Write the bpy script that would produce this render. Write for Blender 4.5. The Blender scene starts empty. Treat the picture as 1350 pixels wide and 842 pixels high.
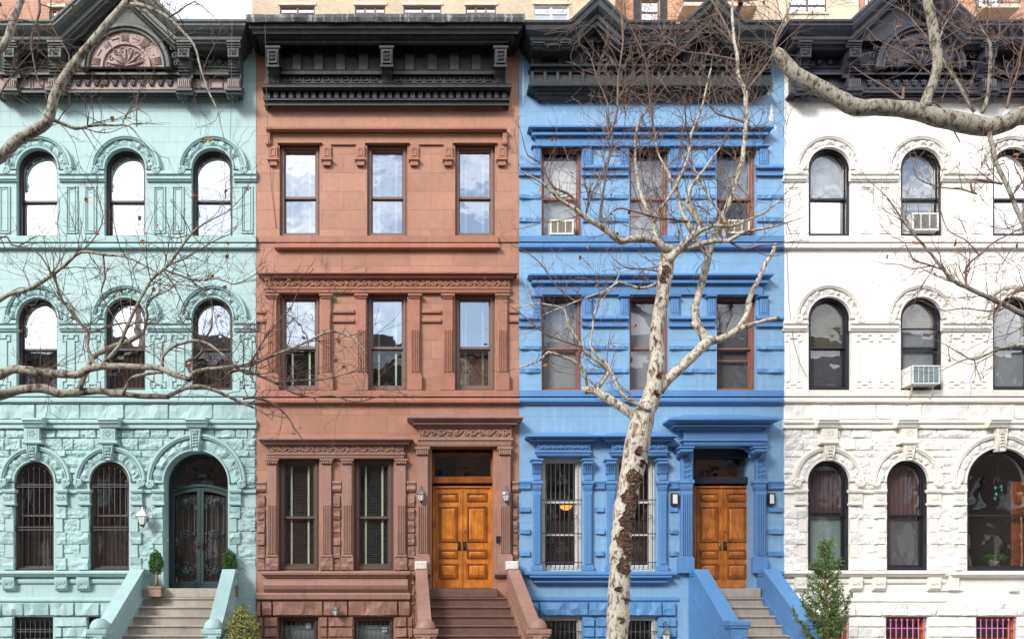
import bpy, bmesh, math, random
from mathutils import Vector, Matrix
from mathutils.geometry import tessellate_polygon
from mathutils import noise as mnoise
R = math.radians
rnd = random.Random(7)
sc = bpy.context.scene
COL = sc.collection
PX = 57.0; X0 = 535.0; Y0 = 790.0; DC = 19.0; ZC = 1.65; GZ = -0.1

def P(px, py, d=0.0):
    """point of the street elevation: px, py on the survey of the row, d metres in front of the wall plane"""
    s = (DC - d) / DC
    return ((px - X0) / PX * s, ZC + (Y0 - py) / PX * s)
def V3(px, py, d=0.0):
    x, z = P(px, py, d); return Vector((x, -d, z))

ORG = {}
def tag(o, label=None, cat=None, group=None, kind=None):
    if label: o['label'] = label
    if cat: o['category'] = cat
    if group: o['group'] = group
    if kind: o['kind'] = kind
    return o
def thing(name, loc, label, cat, group=None):
    o = bpy.data.objects.new(name, None); COL.objects.link(o)
    o.empty_display_size = .2
    o.location = loc; ORG[o.name] = Vector(loc)
    return tag(o, label, cat, group)

class MB:
    def __init__(s): s.v = []; s.f = []; s.sm = []; s.ch = []
    def add(s, vs, fs, smooth=False):
        n = len(s.v); s.ch.append((n, len(s.f), n+len(vs), len(s.f)+len(fs))); s.v += [tuple(v) for v in vs]
        for f in fs: s.f.append(tuple(i + n for i in f)); s.sm.append(smooth)
    def quad(s, a, b, c, d): s.add([a, b, c, d], [(0, 1, 2, 3)])
    # axis box in world metres with chamfered front edge
    def wbox(s, x0, x1, y0, y1, z0, z1, c=0.0):
        if x1 < x0: x0, x1 = x1, x0
        if z1 < z0: z0, z1 = z1, z0
        if y1 < y0: y0, y1 = y1, y0      # y0 = front (towards the street)
        c = min(c, (x1-x0)*.4, (z1-z0)*.4, (y1-y0)*.8)
        if c <= 0:
            s.add([(x0,y0,z0),(x1,y0,z0),(x1,y0,z1),(x0,y0,z1),(x0,y1,z0),(x1,y1,z0),(x1,y1,z1),(x0,y1,z1)],
                  [(0,1,2,3),(1,5,6,2),(5,4,7,6),(4,0,3,7),(3,2,6,7),(4,5,1,0)]); return
        s.add([(x0+c,y0,z0+c),(x1-c,y0,z0+c),(x1-c,y0,z1-c),(x0+c,y0,z1-c),
               (x0,y0+c,z0),(x1,y0+c,z0),(x1,y0+c,z1),(x0,y0+c,z1),
               (x0,y1,z0),(x1,y1,z0),(x1,y1,z1),(x0,y1,z1)],
              [(0,1,2,3),(4,5,1,0),(5,6,2,1),(6,7,3,2),(7,4,0,3),(8,9,5,4),(9,10,6,5),(10,11,7,6),(11,8,4,7),(9,8,11,10)])
    def box(s, ax, ay, bx, by, d0, d1, c=.008):
        x0, z1 = P(ax, ay, d1); x1, z0 = P(bx, by, d1)
        s.wbox(x0, x1, -d1, -d0, z0, z1, c)
    # rough (rock) faced block
    def rock(s, ax, ay, bx, by, d0, d1, amp=.03, cell=.04, edge=.018):
        x0, z1 = P(ax, ay, d1); x1, z0 = P(bx, by, d1)
        x0 += .004; x1 -= .004; z0 += .004; z1 -= .004
        nx = max(3, int((x1-x0)/cell)+1); nz = max(3, int((z1-z0)/cell)+1)
        vs = []; fs = []; sd = rnd.uniform(0, 99); ch = rnd.uniform(.2, .5)
        tiltx = rnd.uniform(-.35, .35)*amp; tiltz = rnd.uniform(-.5, .5)*amp
        for j in range(nz+1):
            for i in range(nx+1):
                u = i/nx; w = j/nz
                e = (i in (0, nx)) or (j in (0, nz))
                if e: d = d0 + (d1-d0)*.35; jx = jz = 0
                else:
                    X_ = x0+(x1-x0)*u; Z_ = z0+(z1-z0)*w
                    q1 = mnoise.noise(Vector((X_*5, Z_*9, sd))); q2 = mnoise.noise(Vector((X_*15, Z_*22, sd+7)))
                    d = d1 + 1.35*amp*(.9*q1 + .5*abs(q2)*1.5 - .35) + rnd.uniform(-.12,.12)*amp + tiltx*(u*2-1) + tiltz*(w*2-1) - (amp*.9 if w < ch*.6 and q1 > -.1 else 0)
                    jx = rnd.uniform(-.25, .25)*(x1-x0)/nx; jz = rnd.uniform(-.25, .25)*(z1-z0)/nz
                    # pull the first ring out to the rim, so that the face rises steeply
                    if i == 1: jx = -(x1-x0)/nx + edge*rnd.uniform(.7, 1.5)
                    if i == nx-1: jx = (x1-x0)/nx - edge*rnd.uniform(.7, 1.5)
                    if j == 1: jz = -(z1-z0)/nz + edge*rnd.uniform(.7, 1.5)
                    if j == nz-1: jz = (z1-z0)/nz - edge*rnd.uniform(.7, 1.5)
                vs.append((x0+(x1-x0)*u+jx, -d, z0+(z1-z0)*w+jz))
        w_ = nx+1
        for j in range(nz):
            for i in range(nx):
                a = j*w_+i; b = a+1; c_ = a+w_+1; d_ = a+w_
                if rnd.random() < .5: fs += [(a,b,c_),(a,c_,d_)]
                else: fs += [(a,b,d_),(b,c_,d_)]
        n = len(vs)
        vs += [(x0,-d0,z0),(x1,-d0,z0),(x1,-d0,z1),(x0,-d0,z1)]
        fs += [(n,n+1,nx,0),(n+1,n+2,nz*w_+nx,nx),(n+2,n+3,nz*w_,nz*w_+nx),(n+3,n,0,nz*w_)]
        s.add(vs, fs)
    # horizontal moulding with mitred returns; profile [(py, d)] from top to bottom
    def mould(s, pl, pr, prof, ret=True, dref=None, left=True, right=True):
        dm = max(p[1] for p in prof) if dref is None else dref
        xl = P(pl, 0, dm)[0]; xr = P(pr, 0, dm)[0]
        vs = []
        for py, d in prof:
            z = P(0, py, d)[1]
            a = xl + ((dm-d) if (ret and left) else 0); b = xr - ((dm-d) if (ret and right) else 0)
            vs += [(a,.02,z),(a,-d,z),(b,-d,z),(b,.02,z)]
        fs = []
        for i in range(len(prof)-1):
            k = 4*i
            for j in range(3): fs.append((k+4+j, k+5+j, k+1+j, k+j))
        n = 4*(len(prof)-1)
        fs.append((0,1,2,3)); fs.append((n+3,n+2,n+1,n))
        s.add(vs, fs)
    # moulding bent round an arch; profile [(r px, d)]
    def arc(s, cx, cy, prof, a0=0, a1=180, n=28, dref=None, ends=True):
        dm = max(p[1] for p in prof) if dref is None else dref
        vs = []; fs = []; m = len(prof)
        for i in range(n+1):
            a = R(a0+(a1-a0)*i/n)
            for r, d in prof:
                x, z = P(cx+r*math.cos(a), cy-r*math.sin(a), dm); vs.append((x,-d,z))
        for i in range(n):
            for j in range(m-1):
                k = i*m+j; fs.append((k, k+m, k+m+1, k+1))
        if ends: fs.append(tuple(range(m))[::-1]); fs.append(tuple(range(n*m, n*m+m)))
        s.add(vs, fs)
    def rockring(s, cx, cy, r0, r1, d0, d1, a0=0, a1=180, n=7, amp=.035):
        for k in range(n):
            b0 = a0+(a1-a0)*k/n; b1 = a0+(a1-a0)*(k+1)/n
            na = 4; nr = 3; vs = []; fs = []
            for i in range(na+1):
                for j in range(nr+1):
                    a = R(b0+(b1-b0)*(i/na) + (.3 if i == 0 else -.3 if i == na else 0))
                    r = r0+(r1-r0)*j/nr
                    e = i in (0, na) or j in (0, nr)
                    d = d0 if j in (0, nr) else d1-.028 if e else d1+rnd.uniform(-1, .7)*amp
                    if not e: r += rnd.uniform(-1, 1); a += rnd.uniform(-.02, .02)
                    x, z = P(cx+r*math.cos(a), cy-r*math.sin(a), d1); vs.append((x,-d,z))
            for i in range(na):
                for j in range(nr):
                    q = i*(nr+1)+j; a_, b_, c_, d_ = q, q+nr+1, q+nr+2, q+1
                    if rnd.random() < .5: fs += [(a_,b_,c_),(a_,c_,d_)]
                    else: fs += [(a_,b_,d_),(b_,c_,d_)]
            s.add(vs, fs)
    # side profile [(py, d)] extruded between two px
    def prism(s, ax, bx, prof, dref=None, smooth=False):
        dm = max(p[1] for p in prof) if dref is None else dref
        xa = P(ax,0,dm)[0]; xb = P(bx,0,dm)[0]; n = len(prof); vs = []
        for py, d in prof:
            z = P(0,py,d)[1]; vs += [(xa,-d,z),(xb,-d,z)]
        fs = [(2*i, 2*i+1, 2*((i+1)%n)+1, 2*((i+1)%n)) for i in range(n)]
        fs.append(tuple(2*i for i in range(n))[::-1]); fs.append(tuple(2*i+1 for i in range(n)))
        s.add(vs, fs)
    # front polygon [(px, py)] with thickness
    def poly(s, pts, d0, d1, c=0):
        q = [P(a,b,d1) for a, b in pts]; n = len(q)
        vs = [(x,-d1,z) for x, z in q]+[(x,-d0,z) for x, z in q]
        tri = tessellate_polygon([[Vector((x,z,0)) for x, z in q]])
        s.add(vs, [tuple(t) for t in tri]+[(i,(i+1)%n,n+(i+1)%n,n+i) for i in range(n)])
    def tube(s, pts, rad, k=6, cap=True, smooth=True):
        pts = [Vector(p) for p in pts]; n = len(pts)
        if n < 2: return
        if not hasattr(rad, '__len__'): rad = [rad]*n
        t0 = (pts[1]-pts[0]).normalized()
        u = t0.orthogonal().normalized(); vs = []; fs = []
        prev = t0
        for i in range(n):
            t = (pts[min(i+1,n-1)]-pts[max(i-1,0)])
            t = t.normalized() if t.length > 1e-9 else prev
            u = (u - t*u.dot(t))
            u = u.normalized() if u.length > 1e-6 else t.orthogonal().normalized()
            w = t.cross(u); prev = t
            for j in range(k):
                a = 2*math.pi*j/k; vs.append(pts[i]+(u*math.cos(a)+w*math.sin(a))*rad[i])
        for i in range(n-1):
            for j in range(k):
                a = i*k+j; b = i*k+(j+1)%k; fs.append((a,b,b+k,a+k))
        if cap: fs.append(tuple(range(k))[::-1]); fs.append(tuple(range((n-1)*k, n*k)))
        s.add(vs, fs, smooth)
    # vertical lathe, profile [(r, z)] in metres about (x, y)
    def lathe(s, x, y, prof, k=16, smooth=True, a0=0):
        vs = []; fs = []
        for r, z in prof:
            for j in range(k):
                a = a0+2*math.pi*j/k; vs.append((x+r*math.cos(a), y+r*math.sin(a), z))
        for i in range(len(prof)-1):
            for j in range(k):
                a = i*k+j; b = i*k+(j+1)%k; fs.append((a,b,b+k,a+k))
        fs.append(tuple(range(k))[::-1]); n = (len(prof)-1)*k; fs.append(tuple(range(n, n+k)))
        s.add(vs, fs, smooth)
    def disc(s, cx, cy, r, d0, d1, k=18, dome=0.0):
        x, z = P(cx, cy, d1); r = r/PX; vs = []; fs = []
        rings = [(1,d0),(1,d1),(.8,d1+dome*.6),(.45,d1+dome*.9)]
        for rr, d in rings:
            for j in range(k):
                a = 2*math.pi*j/k; vs.append((x+r*rr*math.cos(a), -d, z+r*rr*math.sin(a)))
        for i in range(3):
            for j in range(k):
                a = i*k+j; b = i*k+(j+1)%k; fs.append((a,b,b+k,a+k))
        fs.append(tuple(range(3*k,4*k))); s.add(vs, fs)
    def spiral(s, cx, cy, r0, r1, turns, d, w, a0=0, sgn=1, n=20, k=5):
        pts = []
        for i in range(n+1):
            t = i/n; a = R(a0)+sgn*2*math.pi*turns*t; r = r0+(r1-r0)*t
            pts.append(V3(cx, cy, d)+Vector((r*math.cos(a)/PX, 0, r*math.sin(a)/PX)))
        s.tube(pts, w, k)
    def stroke(s, pts, w, d0, d1):   # axis aligned fillet strokes in px
        for (a,b),(c,e) in zip(pts, pts[1:]):
            s.box(min(a,c)-w/2, min(b,e)-w/2, max(a,c)+w/2, max(b,e)+w/2, d0, d1+rnd.uniform(0,.0015), .004)
    def vine(s, ax, bx, cy, amp, per, d, w):
        n = int((bx-ax)/per); pts = []
        m = n*8
        for i in range(m+1):
            x = ax+(bx-ax)*i/m; pts.append(V3(x, cy+amp*math.sin(i/8*math.pi*1.0+.3), d))
        s.tube(pts, w, 5)
        for i in range(n):
            x = ax+(bx-ax)*(i+.5)/n; up = 1 if i % 2 else -1
            s.spiral(x, cy+up*amp*.3, amp*1.0, amp*.25, 1.1, d+.004, w*.8, a0=rnd.uniform(0,360), sgn=up, n=9, k=4)
            for q in range(2):
                a = rnd.uniform(0, 6.28); p = V3(x+rnd.uniform(-.3,.3)*per, cy+rnd.uniform(-.8,.8)*amp, d+.006)
                l = Vector((math.cos(a),0,math.sin(a)))*amp*.6/PX
                s.tube([p-l, p, p+l], [w*.3, w*1.3, w*.2], 4)
    # flat sheet with openings and their reveals; holes = list of loops [(x,z)] in metres
    def sheet(s, x0, x1, z0, z1, holes, y=0.0, reveal=.3):
        deps = [h[1] if isinstance(h, tuple) else reveal for h in holes]; holes = [h[0] if isinstance(h, tuple) else h for h in holes]
        loops = [[(x0,z0),(x1,z0),(x1,z1),(x0,z1)]]+holes
        flat = [p for l in loops for p in l]
        tri = tessellate_polygon([[Vector((a,b,0)) for a, b in l] for l in loops])
        s.add([(a,y,b) for a, b in flat], [tuple(t) for t in tri])
        for l, rv in zip(holes, deps):
            n = len(l); vs = [(a,y,b) for a, b in l]+[(a,y+rv,b) for a, b in l]
            s.add(vs, [(i,(i+1)%n,n+(i+1)%n,n+i) for i in range(n)])
    def ring(s, A, B, yf, yb):
        n = len(A)
        vs = [(a,yf,b) for a, b in A]+[(a,yf,b) for a, b in B]+[(a,yb,b) for a, b in B]+[(a,yb,b) for a, b in A]
        fs = []
        for i in range(n):
            j = (i+1)%n
            fs += [(i,j,n+j,n+i),(n+i,n+j,2*n+j,2*n+i),(j,i,3*n+i,3*n+j)]
        s.add(vs, fs)
    def clusters(s, tol=.03):
        bb = []
        for v0, f0, v1, f1 in s.ch:
            q = s.v[v0:v1]; bb.append([min(p[i] for p in q)-tol for i in range(3)]+[max(p[i] for p in q)+tol for i in range(3)])
        par = list(range(len(bb)))
        def find(i):
            while par[i] != i: par[i] = par[par[i]]; i = par[i]
            return i
        for i in range(len(bb)):
            for j in range(i):
                a, b = bb[i], bb[j]
                if all(a[k] < b[k+3] and b[k] < a[k+3] for k in range(3)): par[find(i)] = find(j)
        g = {}
        for i in range(len(bb)): g.setdefault(find(i), []).append(i)
        out = []
        for ids in g.values():
            m = MB()
            for i in ids:
                v0, f0, v1, f1 = s.ch[i]
                n = len(m.v); m.v += s.v[v0:v1]
                for k in range(f0, f1): m.f.append(tuple(q-v0+n for q in s.f[k])); m.sm.append(s.sm[k])
            out.append(m)
        return out
    SPLIT = {'greek_key','rock_faced_stonework','jamb_stones','rock_faced_base','impost_capitals','window_ears','panel_moulding','wall_panel','boss','frieze_block','scroll_ornament','bell_plate','bark_wound','lintel_','shutter','lintel','string_moulding','fan_ornament','sill_moulding','window_sill','leaf_ornament','dentils_','blind_tape','housing_'}
    def build(s, name, mat, parent=None, recalc=True, whole=False):
        if name in s.SPLIT and not whole:
            o = None
            for m in s.clusters(.03 if name != 'leaf_ornament' else .012): o = m.build(name, mat, parent, recalc, True)
            return o
        me = bpy.data.meshes.new(name)
        o = (ORG[parent.name] if parent is not None else Vector((0,0,0)))
        me.from_pydata([(a-o.x,b-o.y,c-o.z) for a,b,c in s.v], [], s.f)
        me.polygons.foreach_set('use_smooth', s.sm)
        me.materials.append(mat)
        if recalc:
            bm = bmesh.new(); bm.from_mesh(me); bmesh.ops.recalc_face_normals(bm, faces=bm.faces); bm.to_mesh(me); bm.free()
        me.update()
        ob = bpy.data.objects.new(name, me); COL.objects.link(ob)
        if parent is not None: ob.parent = parent
        ORG[ob.name] = o.copy()
        return ob

# ---------------------------------------------------------------- materials
def nt(name):
    m = bpy.data.materials.new(name); m.use_nodes = True
    return m, m.node_tree.nodes, m.node_tree.links, m.node_tree.nodes['Principled BSDF']
def ramp(N, pts):
    r = N.new('ShaderNodeValToRGB'); e = r.color_ramp.elements
    while len(e) < len(pts): e.new(.5)
    for el, (p, c) in zip(e, pts): el.position = p; el.color = (c+(1,)) if len(c) == 3 else c
    return r
def noise(N, L, vec, scale, detail=4, rough=.55, dist=0):
    n = N.new('ShaderNodeTexNoise'); n.inputs['Scale'].default_value = scale
    n.inputs['Detail'].default_value = detail; n.inputs['Roughness'].default_value = rough
    n.inputs['Distortion'].default_value = dist
    if vec is not None: L.new(vec, n.inputs['Vector'])
    return n
def mixc(N, L, mode, fac, a, b):
    m = N.new('ShaderNodeMix'); m.data_type = 'RGBA'; m.blend_type = mode
    for sock, val in ((m.inputs[0], fac), (m.inputs[6], a), (m.inputs[7], b)):
        if hasattr(val, 'links') or hasattr(val, 'is_output'): L.new(val, sock)
        elif isinstance(val, (int, float)): sock.default_value = val
        else: sock.default_value = tuple(val)+((1,) if len(val) == 3 else ())
    return m.outputs[2]
def paint(name, col, rough=.62, var=.12, ashlar=0, stain=None, stainamt=.25, bump=.25, rowh=.352, bw=1.05, blockvar=0.0, fine=40):
    m, N, L, B = nt(name)
    tc = N.new('ShaderNodeTexCoord'); v = tc.outputs['Object']
    c = tuple(col)
    n1 = noise(N, L, v, 1.3, 5)
    r1 = ramp(N, [(.3, tuple(x*(1-var) for x in c)), (.7, tuple(min(.95, x*(1+var)) for x in c))]); L.new(n1.outputs[0], r1.inputs[0])
    out = r1.outputs[0]
    # streaks that run down
    mp = N.new('ShaderNodeMapping'); mp.inputs['Scale'].default_value = (5, 5, .55); L.new(v, mp.inputs[0])
    n2 = noise(N, L, mp.outputs[0], 2.2, 5, .6)
    r2 = ramp(N, [(.52, (0,0,0)), (.75, (stainamt,)*3)]); L.new(n2.outputs[0], r2.inputs[0])
    st = stain or tuple(x*.55 for x in c)
    out = mixc(N, L, 'MIX', r2.outputs[0], out, st)
    n5 = noise(N, L, v, 7, 5, .65, .5); r5 = ramp(N, [(.3, (1-var*.9,)*3), (.7, (1+var*.5,)*3)]); L.new(n5.outputs[0], r5.inputs[0])
    out = mixc(N, L, 'MULTIPLY', 1.0, out, r5.outputs[0])
    n4 = noise(N, L, v, fine, 3, .7)
    r4 = ramp(N, [(.3, (.90,)*3), (.7, (1.06,)*3)]); L.new(n4.outputs[0], r4.inputs[0])
    out = mixc(N, L, 'MULTIPLY', 1.0, out, r4.outputs[0])
    n3 = noise(N, L, v, fine*.5, 6, .65)
    bp = N.new('ShaderNodeBump'); bp.inputs['Strength'].default_value = bump; bp.inputs['Distance'].default_value = .012
    L.new(n3.outputs[0], bp.inputs['Height'])
    if ashlar:
        sx = N.new('ShaderNodeSeparateXYZ'); L.new(v, sx.inputs[0]); cx = N.new('ShaderNodeCombineXYZ')
        L.new(sx.outputs[0], cx.inputs[0]); L.new(sx.outputs[2], cx.inputs[1])
        bk = N.new('ShaderNodeTexBrick'); L.new(cx.outputs[0], bk.inputs[0])
        bk.inputs['Scale'].default_value = 1; bk.inputs['Brick Width'].default_value = bw; bk.inputs['Row Height'].default_value = rowh
        bk.inputs['Mortar Size'].default_value = .006; bk.inputs['Mortar Smooth'].default_value = .3
        bk.inputs['Color1'].default_value = (1-blockvar, 1-blockvar*1.1, 1-blockvar*1.2, 1); bk.inputs['Color2'].default_value = (1, 1, 1, 1)
        bk.inputs['Mortar'].default_value = (1-ashlar,)*3+(1,)
        out = mixc(N, L, 'MULTIPLY', 1.0, out, bk.outputs['Color'])
        b2 = N.new('ShaderNodeBump'); b2.invert = True; b2.inputs['Strength'].default_value = .5; b2.inputs['Distance'].default_value = .01
        L.new(bk.outputs['Fac'], b2.inputs['Height']); L.new(bp.outputs[0], b2.inputs['Normal']); L.new(b2.outputs[0], B.inputs['Normal'])
    else: L.new(bp.outputs[0], B.inputs['Normal'])
    L.new(out, B.inputs['Base Color']); B.inputs['Roughness'].default_value = rough
    return m
def plain(name, col, rough=.5, metal=0, emit=0, var=.1):
    m, N, L, B = nt(name)
    tc = N.new('ShaderNodeTexCoord'); n = noise(N, L, tc.outputs['Object'], 9, 4)
    r = ramp(N, [(.3, tuple(x*(1-var) for x in col)), (.7, tuple(min(1, x*(1+var)) for x in col))]); L.new(n.outputs[0], r.inputs[0])
    L.new(r.outputs[0], B.inputs['Base Color']); B.inputs['Roughness'].default_value = rough; B.inputs['Metallic'].default_value = metal
    if emit: B.inputs['Emission Color'].default_value = col+(1,); B.inputs['Emission Strength'].default_value = emit
    return m
def glass(name, fac, tint=(1,1,1), wav=.12):
    m, N, L, B = nt(name); N.remove(B)
    o = [n for n in N if n.type == 'OUTPUT_MATERIAL'][0]
    tr = N.new('ShaderNodeBsdfTransparent'); tr.inputs[0].default_value = (.82,.84,.84,1)
    gl = N.new('ShaderNodeBsdfGlossy'); gl.inputs['Roughness'].default_value = .015; gl.inputs[0].default_value = tint+(1,)
    mx = N.new('ShaderNodeMixShader')
    lw = N.new('ShaderNodeLayerWeight'); lw.inputs[0].default_value = .35
    mr = N.new('ShaderNodeMapRange'); mr.inputs[3].default_value = fac; mr.inputs[4].default_value = min(1, fac+.5)
    L.new(lw.outputs['Fresnel'], mr.inputs[0]); L.new(mr.outputs[0], mx.inputs[0])
    tc = N.new('ShaderNodeTexCoord'); n = noise(N, L, tc.outputs['Object'], 1.6, 2, .4)
    bp = N.new('ShaderNodeBump'); bp.inputs['Strength'].default_value = wav; bp.inputs['Distance'].default_value = .06
    L.new(n.outputs[0], bp.inputs['Height']); L.new(bp.outputs[0], gl.inputs['Normal'])
    L.new(tr.outputs[0], mx.inputs[1]); L.new(gl.outputs[0], mx.inputs[2]); L.new(mx.outputs[0], o.inputs[0])
    return m
def wood(name, base, dark, sc_=1.0):
    m, N, L, B = nt(name); tc = N.new('ShaderNodeTexCoord')
    mp = N.new('ShaderNodeMapping'); mp.inputs['Scale'].default_value = (14, 14, 1.1); L.new(tc.outputs['Object'], mp.inputs[0])
    n = noise(N, L, mp.outputs[0], 2.5*sc_, 6, .6, .6)
    r = ramp(N, [(.3, dark), (.5, tuple(x*.85 for x in base)), (.7, base)]); L.new(n.outputs[0], r.inputs[0])
    n2 = noise(N, L, tc.outputs['Object'], 3, 3)
    r2 = ramp(N, [(.35, (.65,.6,.55)), (.65, (1.1,1.1,1.1))]); L.new(n2.outputs[0], r2.inputs[0])
    L.new(mixc(N, L, 'MULTIPLY', 1.0, r.outputs[0], r2.outputs[0]), B.inputs['Base Color'])
    bp = N.new('ShaderNodeBump'); bp.inputs['Strength'].default_value = .15; bp.inputs['Distance'].default_value = .005
    L.new(n.outputs[0], bp.inputs['Height']); L.new(bp.outputs[0], B.inputs['Normal'])
    B.inputs['Roughness'].default_value = .35; B.inputs['Coat Weight'].default_value = .25; B.inputs['Coat Roughness'].default_value = .15
    return m
def brick(name, c1, c2, mortar, sx=.22, sz=.075):
    m, N, L, B = nt(name); tc = N.new('ShaderNodeTexCoord')
    s = N.new('ShaderNodeSeparateXYZ'); L.new(tc.outputs['Object'], s.inputs[0]); c = N.new('ShaderNodeCombineXYZ')
    ad = N.new('ShaderNodeMath'); ad.operation = 'ADD'; L.new(s.outputs[0], ad.inputs[0]); L.new(s.outputs[1], ad.inputs[1])
    L.new(ad.outputs[0], c.inputs[0]); L.new(s.outputs[2], c.inputs[1])
    bk = N.new('ShaderNodeTexBrick'); L.new(c.outputs[0], bk.inputs[0]); bk.inputs['Scale'].default_value = 1
    bk.inputs['Brick Width'].default_value = sx; bk.inputs['Row Height'].default_value = sz; bk.inputs['Mortar Size'].default_value = .008
    bk.inputs['Color1'].default_value = c1+(1,); bk.inputs['Color2'].default_value = c2+(1,); bk.inputs['Mortar'].default_value = mortar+(1,)
    n = noise(N, L, tc.outputs['Object'], .6, 4); r = ramp(N, [(.3,(.85,)*3),(.7,(1.1,)*3)]); L.new(n.outputs[0], r.inputs[0])
    L.new(mixc(N, L, 'MULTIPLY', 1.0, bk.outputs[0], r.outputs[0]), B.inputs['Base Color']); B.inputs['Roughness'].default_value = .85
    return m
def bark(name, k=1.0, sc1=11):
    m, N, L, B = nt(name); tc = N.new('ShaderNodeTexCoord')
    mp = N.new('ShaderNodeMapping'); mp.inputs['Scale'].default_value = (1, 1, .55); L.new(tc.outputs['Object'], mp.inputs[0])
    n = noise(N, L, mp.outputs[0], sc1, 4, .6, .9)
    r = ramp(N, [(.30,(.07,.045,.035)),(.38,(.17,.12,.085)),(.42,(.27,.22,.17)),(.47,(.42,.39,.32)),(.6,(.52,.49,.42)),(.74,(.34,.34,.26))]);
    for e_ in r.color_ramp.elements: e_.color = tuple(c*k for c in e_.color[:3])+(1,)
    L.new(n.outputs[0], r.inputs[0])
    r.color_ramp.interpolation = 'LINEAR'
    n2 = noise(N, L, mp.outputs[0], 17, 4, .6, .4); r2 = ramp(N, [(.38,(.34,.25,.19)),(.45,(1,1,1)),(.58,(1,1,1)),(.66,(.70,.72,.58))]); L.new(n2.outputs[0], r2.inputs[0])
    n3 = noise(N, L, tc.outputs['Object'], 70, 3); r3 = ramp(N, [(.3,(.8,)*3),(.7,(1.1,)*3)]); L.new(n3.outputs[0], r3.inputs[0])
    o = mixc(N, L, 'MULTIPLY', 1.0, r.outputs[0], r2.outputs[0]); o = mixc(N, L, 'MULTIPLY', 1.0, o, r3.outputs[0])
    L.new(o, B.inputs['Base Color']); B.inputs['Roughness'].default_value = .8
    bp = N.new('ShaderNodeBump'); bp.inputs['Strength'].default_value = .5; bp.inputs['Distance'].default_value = .02
    L.new(n.outputs[0], bp.inputs['Height']); L.new(bp.outputs[0], B.inputs['Normal'])
    return m
def leafmat(name, a, b):
    m, N, L, B = nt(name); g = N.new('ShaderNodeNewGeometry')
    r = ramp(N, [(0, a), (1, b)]); L.new(g.outputs['Random Per Island'], r.inputs[0]); L.new(r.outputs[0], B.inputs['Base Color'])
    B.inputs['Roughness'].default_value = .55; return m

M = {}
M['mint'] = paint('mint paint', (.345,.49,.49), ashlar=.22, stain=(.20,.34,.33), stainamt=.38, var=.06, bump=.15)
M['mint_trim'] = paint('mint trim paint', (.315,.465,.465), stain=(.18,.36,.35), stainamt=.3, var=.07, bump=.2)
M['mint_rock'] = paint('mint rock paint', (.32,.47,.47), stain=(.17,.35,.35), stainamt=.35, var=.1, bump=.5, fine=25)
M['mint_cornice'] = paint('grey green cornice paint', (.055,.066,.062), rough=.5, stain=(.2,.19,.17), stainamt=.3, var=.2)
M['mint_pink'] = paint('faded pink cornice paint', (.32,.225,.205), rough=.6, stain=(.12,.11,.10), stainamt=.5, var=.15)
M['brown'] = paint('brownstone', (.395,.192,.123), ashlar=.30, stain=(.29,.13,.09), stainamt=.4, var=.12, bump=.3, rowh=.43, bw=1.01, blockvar=.17)
M['brown_trim'] = paint('brownstone trim', (.33,.14,.09), stain=(.22,.10,.07), stainamt=.5, var=.15, bump=.35)
M['brown_low'] = paint('dark brownstone', (.30,.165,.13), stain=(.16,.08,.065), stainamt=.5, var=.14, bump=.4)  # tone deepened to put the parlour floor's shade into the colour
M['brown_rock'] = paint('brownstone rock', (.27,.14,.11), stain=(.13,.065,.05), stainamt=.5, var=.2, bump=.6, fine=25)
M['blue'] = paint('blue paint', (.175,.34,.53), ashlar=.12, stain=(.34,.46,.60), stainamt=.5, var=.07, bump=.15)
M['blue_trim'] = paint('blue trim paint', (.08,.21,.43), stain=(.07,.17,.42), stainamt=.3, var=.08, bump=.2)
M['blue_rock'] = paint('blue rock paint', (.10,.25,.47), stain=(.07,.16,.38), stainamt=.3, var=.1, bump=.5, fine=25)
M['white'] = paint('white paint', (.84,.82,.775), ashlar=.06, stain=(.62,.56,.47), stainamt=.35, var=.03, bump=.12)
M['white_trim'] = paint('white trim paint', (.77,.74,.68), stain=(.60,.52,.42), stainamt=.3, var=.04, bump=.2)
M['white_rock'] = paint('white rock paint', (.78,.77,.74), stain=(.62,.56,.48), stainamt=.25, var=.05, bump=.4, fine=25)
M['black_cornice'] = paint('black cornice paint', (.020,.020,.021), rough=.42, stain=(.13,.12,.11), stainamt=.35, var=.3, bump=.3)
M['green_black'] = paint('green black cornice paint', (.024,.029,.031), rough=.42, stain=(.10,.10,.10), stainamt=.35, var=.3)
M['violet_black'] = paint('violet black cornice paint', (.028,.028,.04), rough=.42, stain=(.10,.10,.13), stainamt=.4, var=.3)
M['fr_umber'] = plain('umber frame paint', (.045,.032,.032), .4)
M['fr_brown'] = plain('brown frame paint', (.17,.105,.085), .45)
M['fr_darkbrown'] = plain('dark brown frame paint', (.10,.065,.055), .45)
M['fr_red'] = plain('red oxide frame paint', (.23,.09,.068), .45)
M['fr_black'] = plain('black frame paint', (.018,.018,.024), .35)
M['fr_white'] = plain('white frame paint', (.62,.61,.57), .45)
M['iron'] = plain('wrought iron', (.06,.062,.07), .45, .3)
M['iron_green'] = plain('dark green iron', (.025,.044,.047), .4, .2)
M['pink_iron'] = plain('pink painted iron', (.50,.15,.33), .5)
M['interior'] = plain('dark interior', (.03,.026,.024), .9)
M['g_dark'] = glass('dark glass', .08)
M['g_mid'] = glass('mid glass', .24); M['g_low'] = glass('low glass', .14)
M['g_bright'] = glass('bright glass', .6)
M['g_mirror'] = glass('mirror glass', .8)
M['shade_white'] = plain('white shade', (.72,.70,.68), .8, var=.04)
M['shade_grey'] = plain('grey shade', (.30,.31,.33), .8, var=.06)
M['shade_teal'] = plain('teal grey shade', (.26,.33,.33), .8, var=.06)
M['shade_tan'] = plain('tan blind', (.42,.38,.28), .8)
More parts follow.
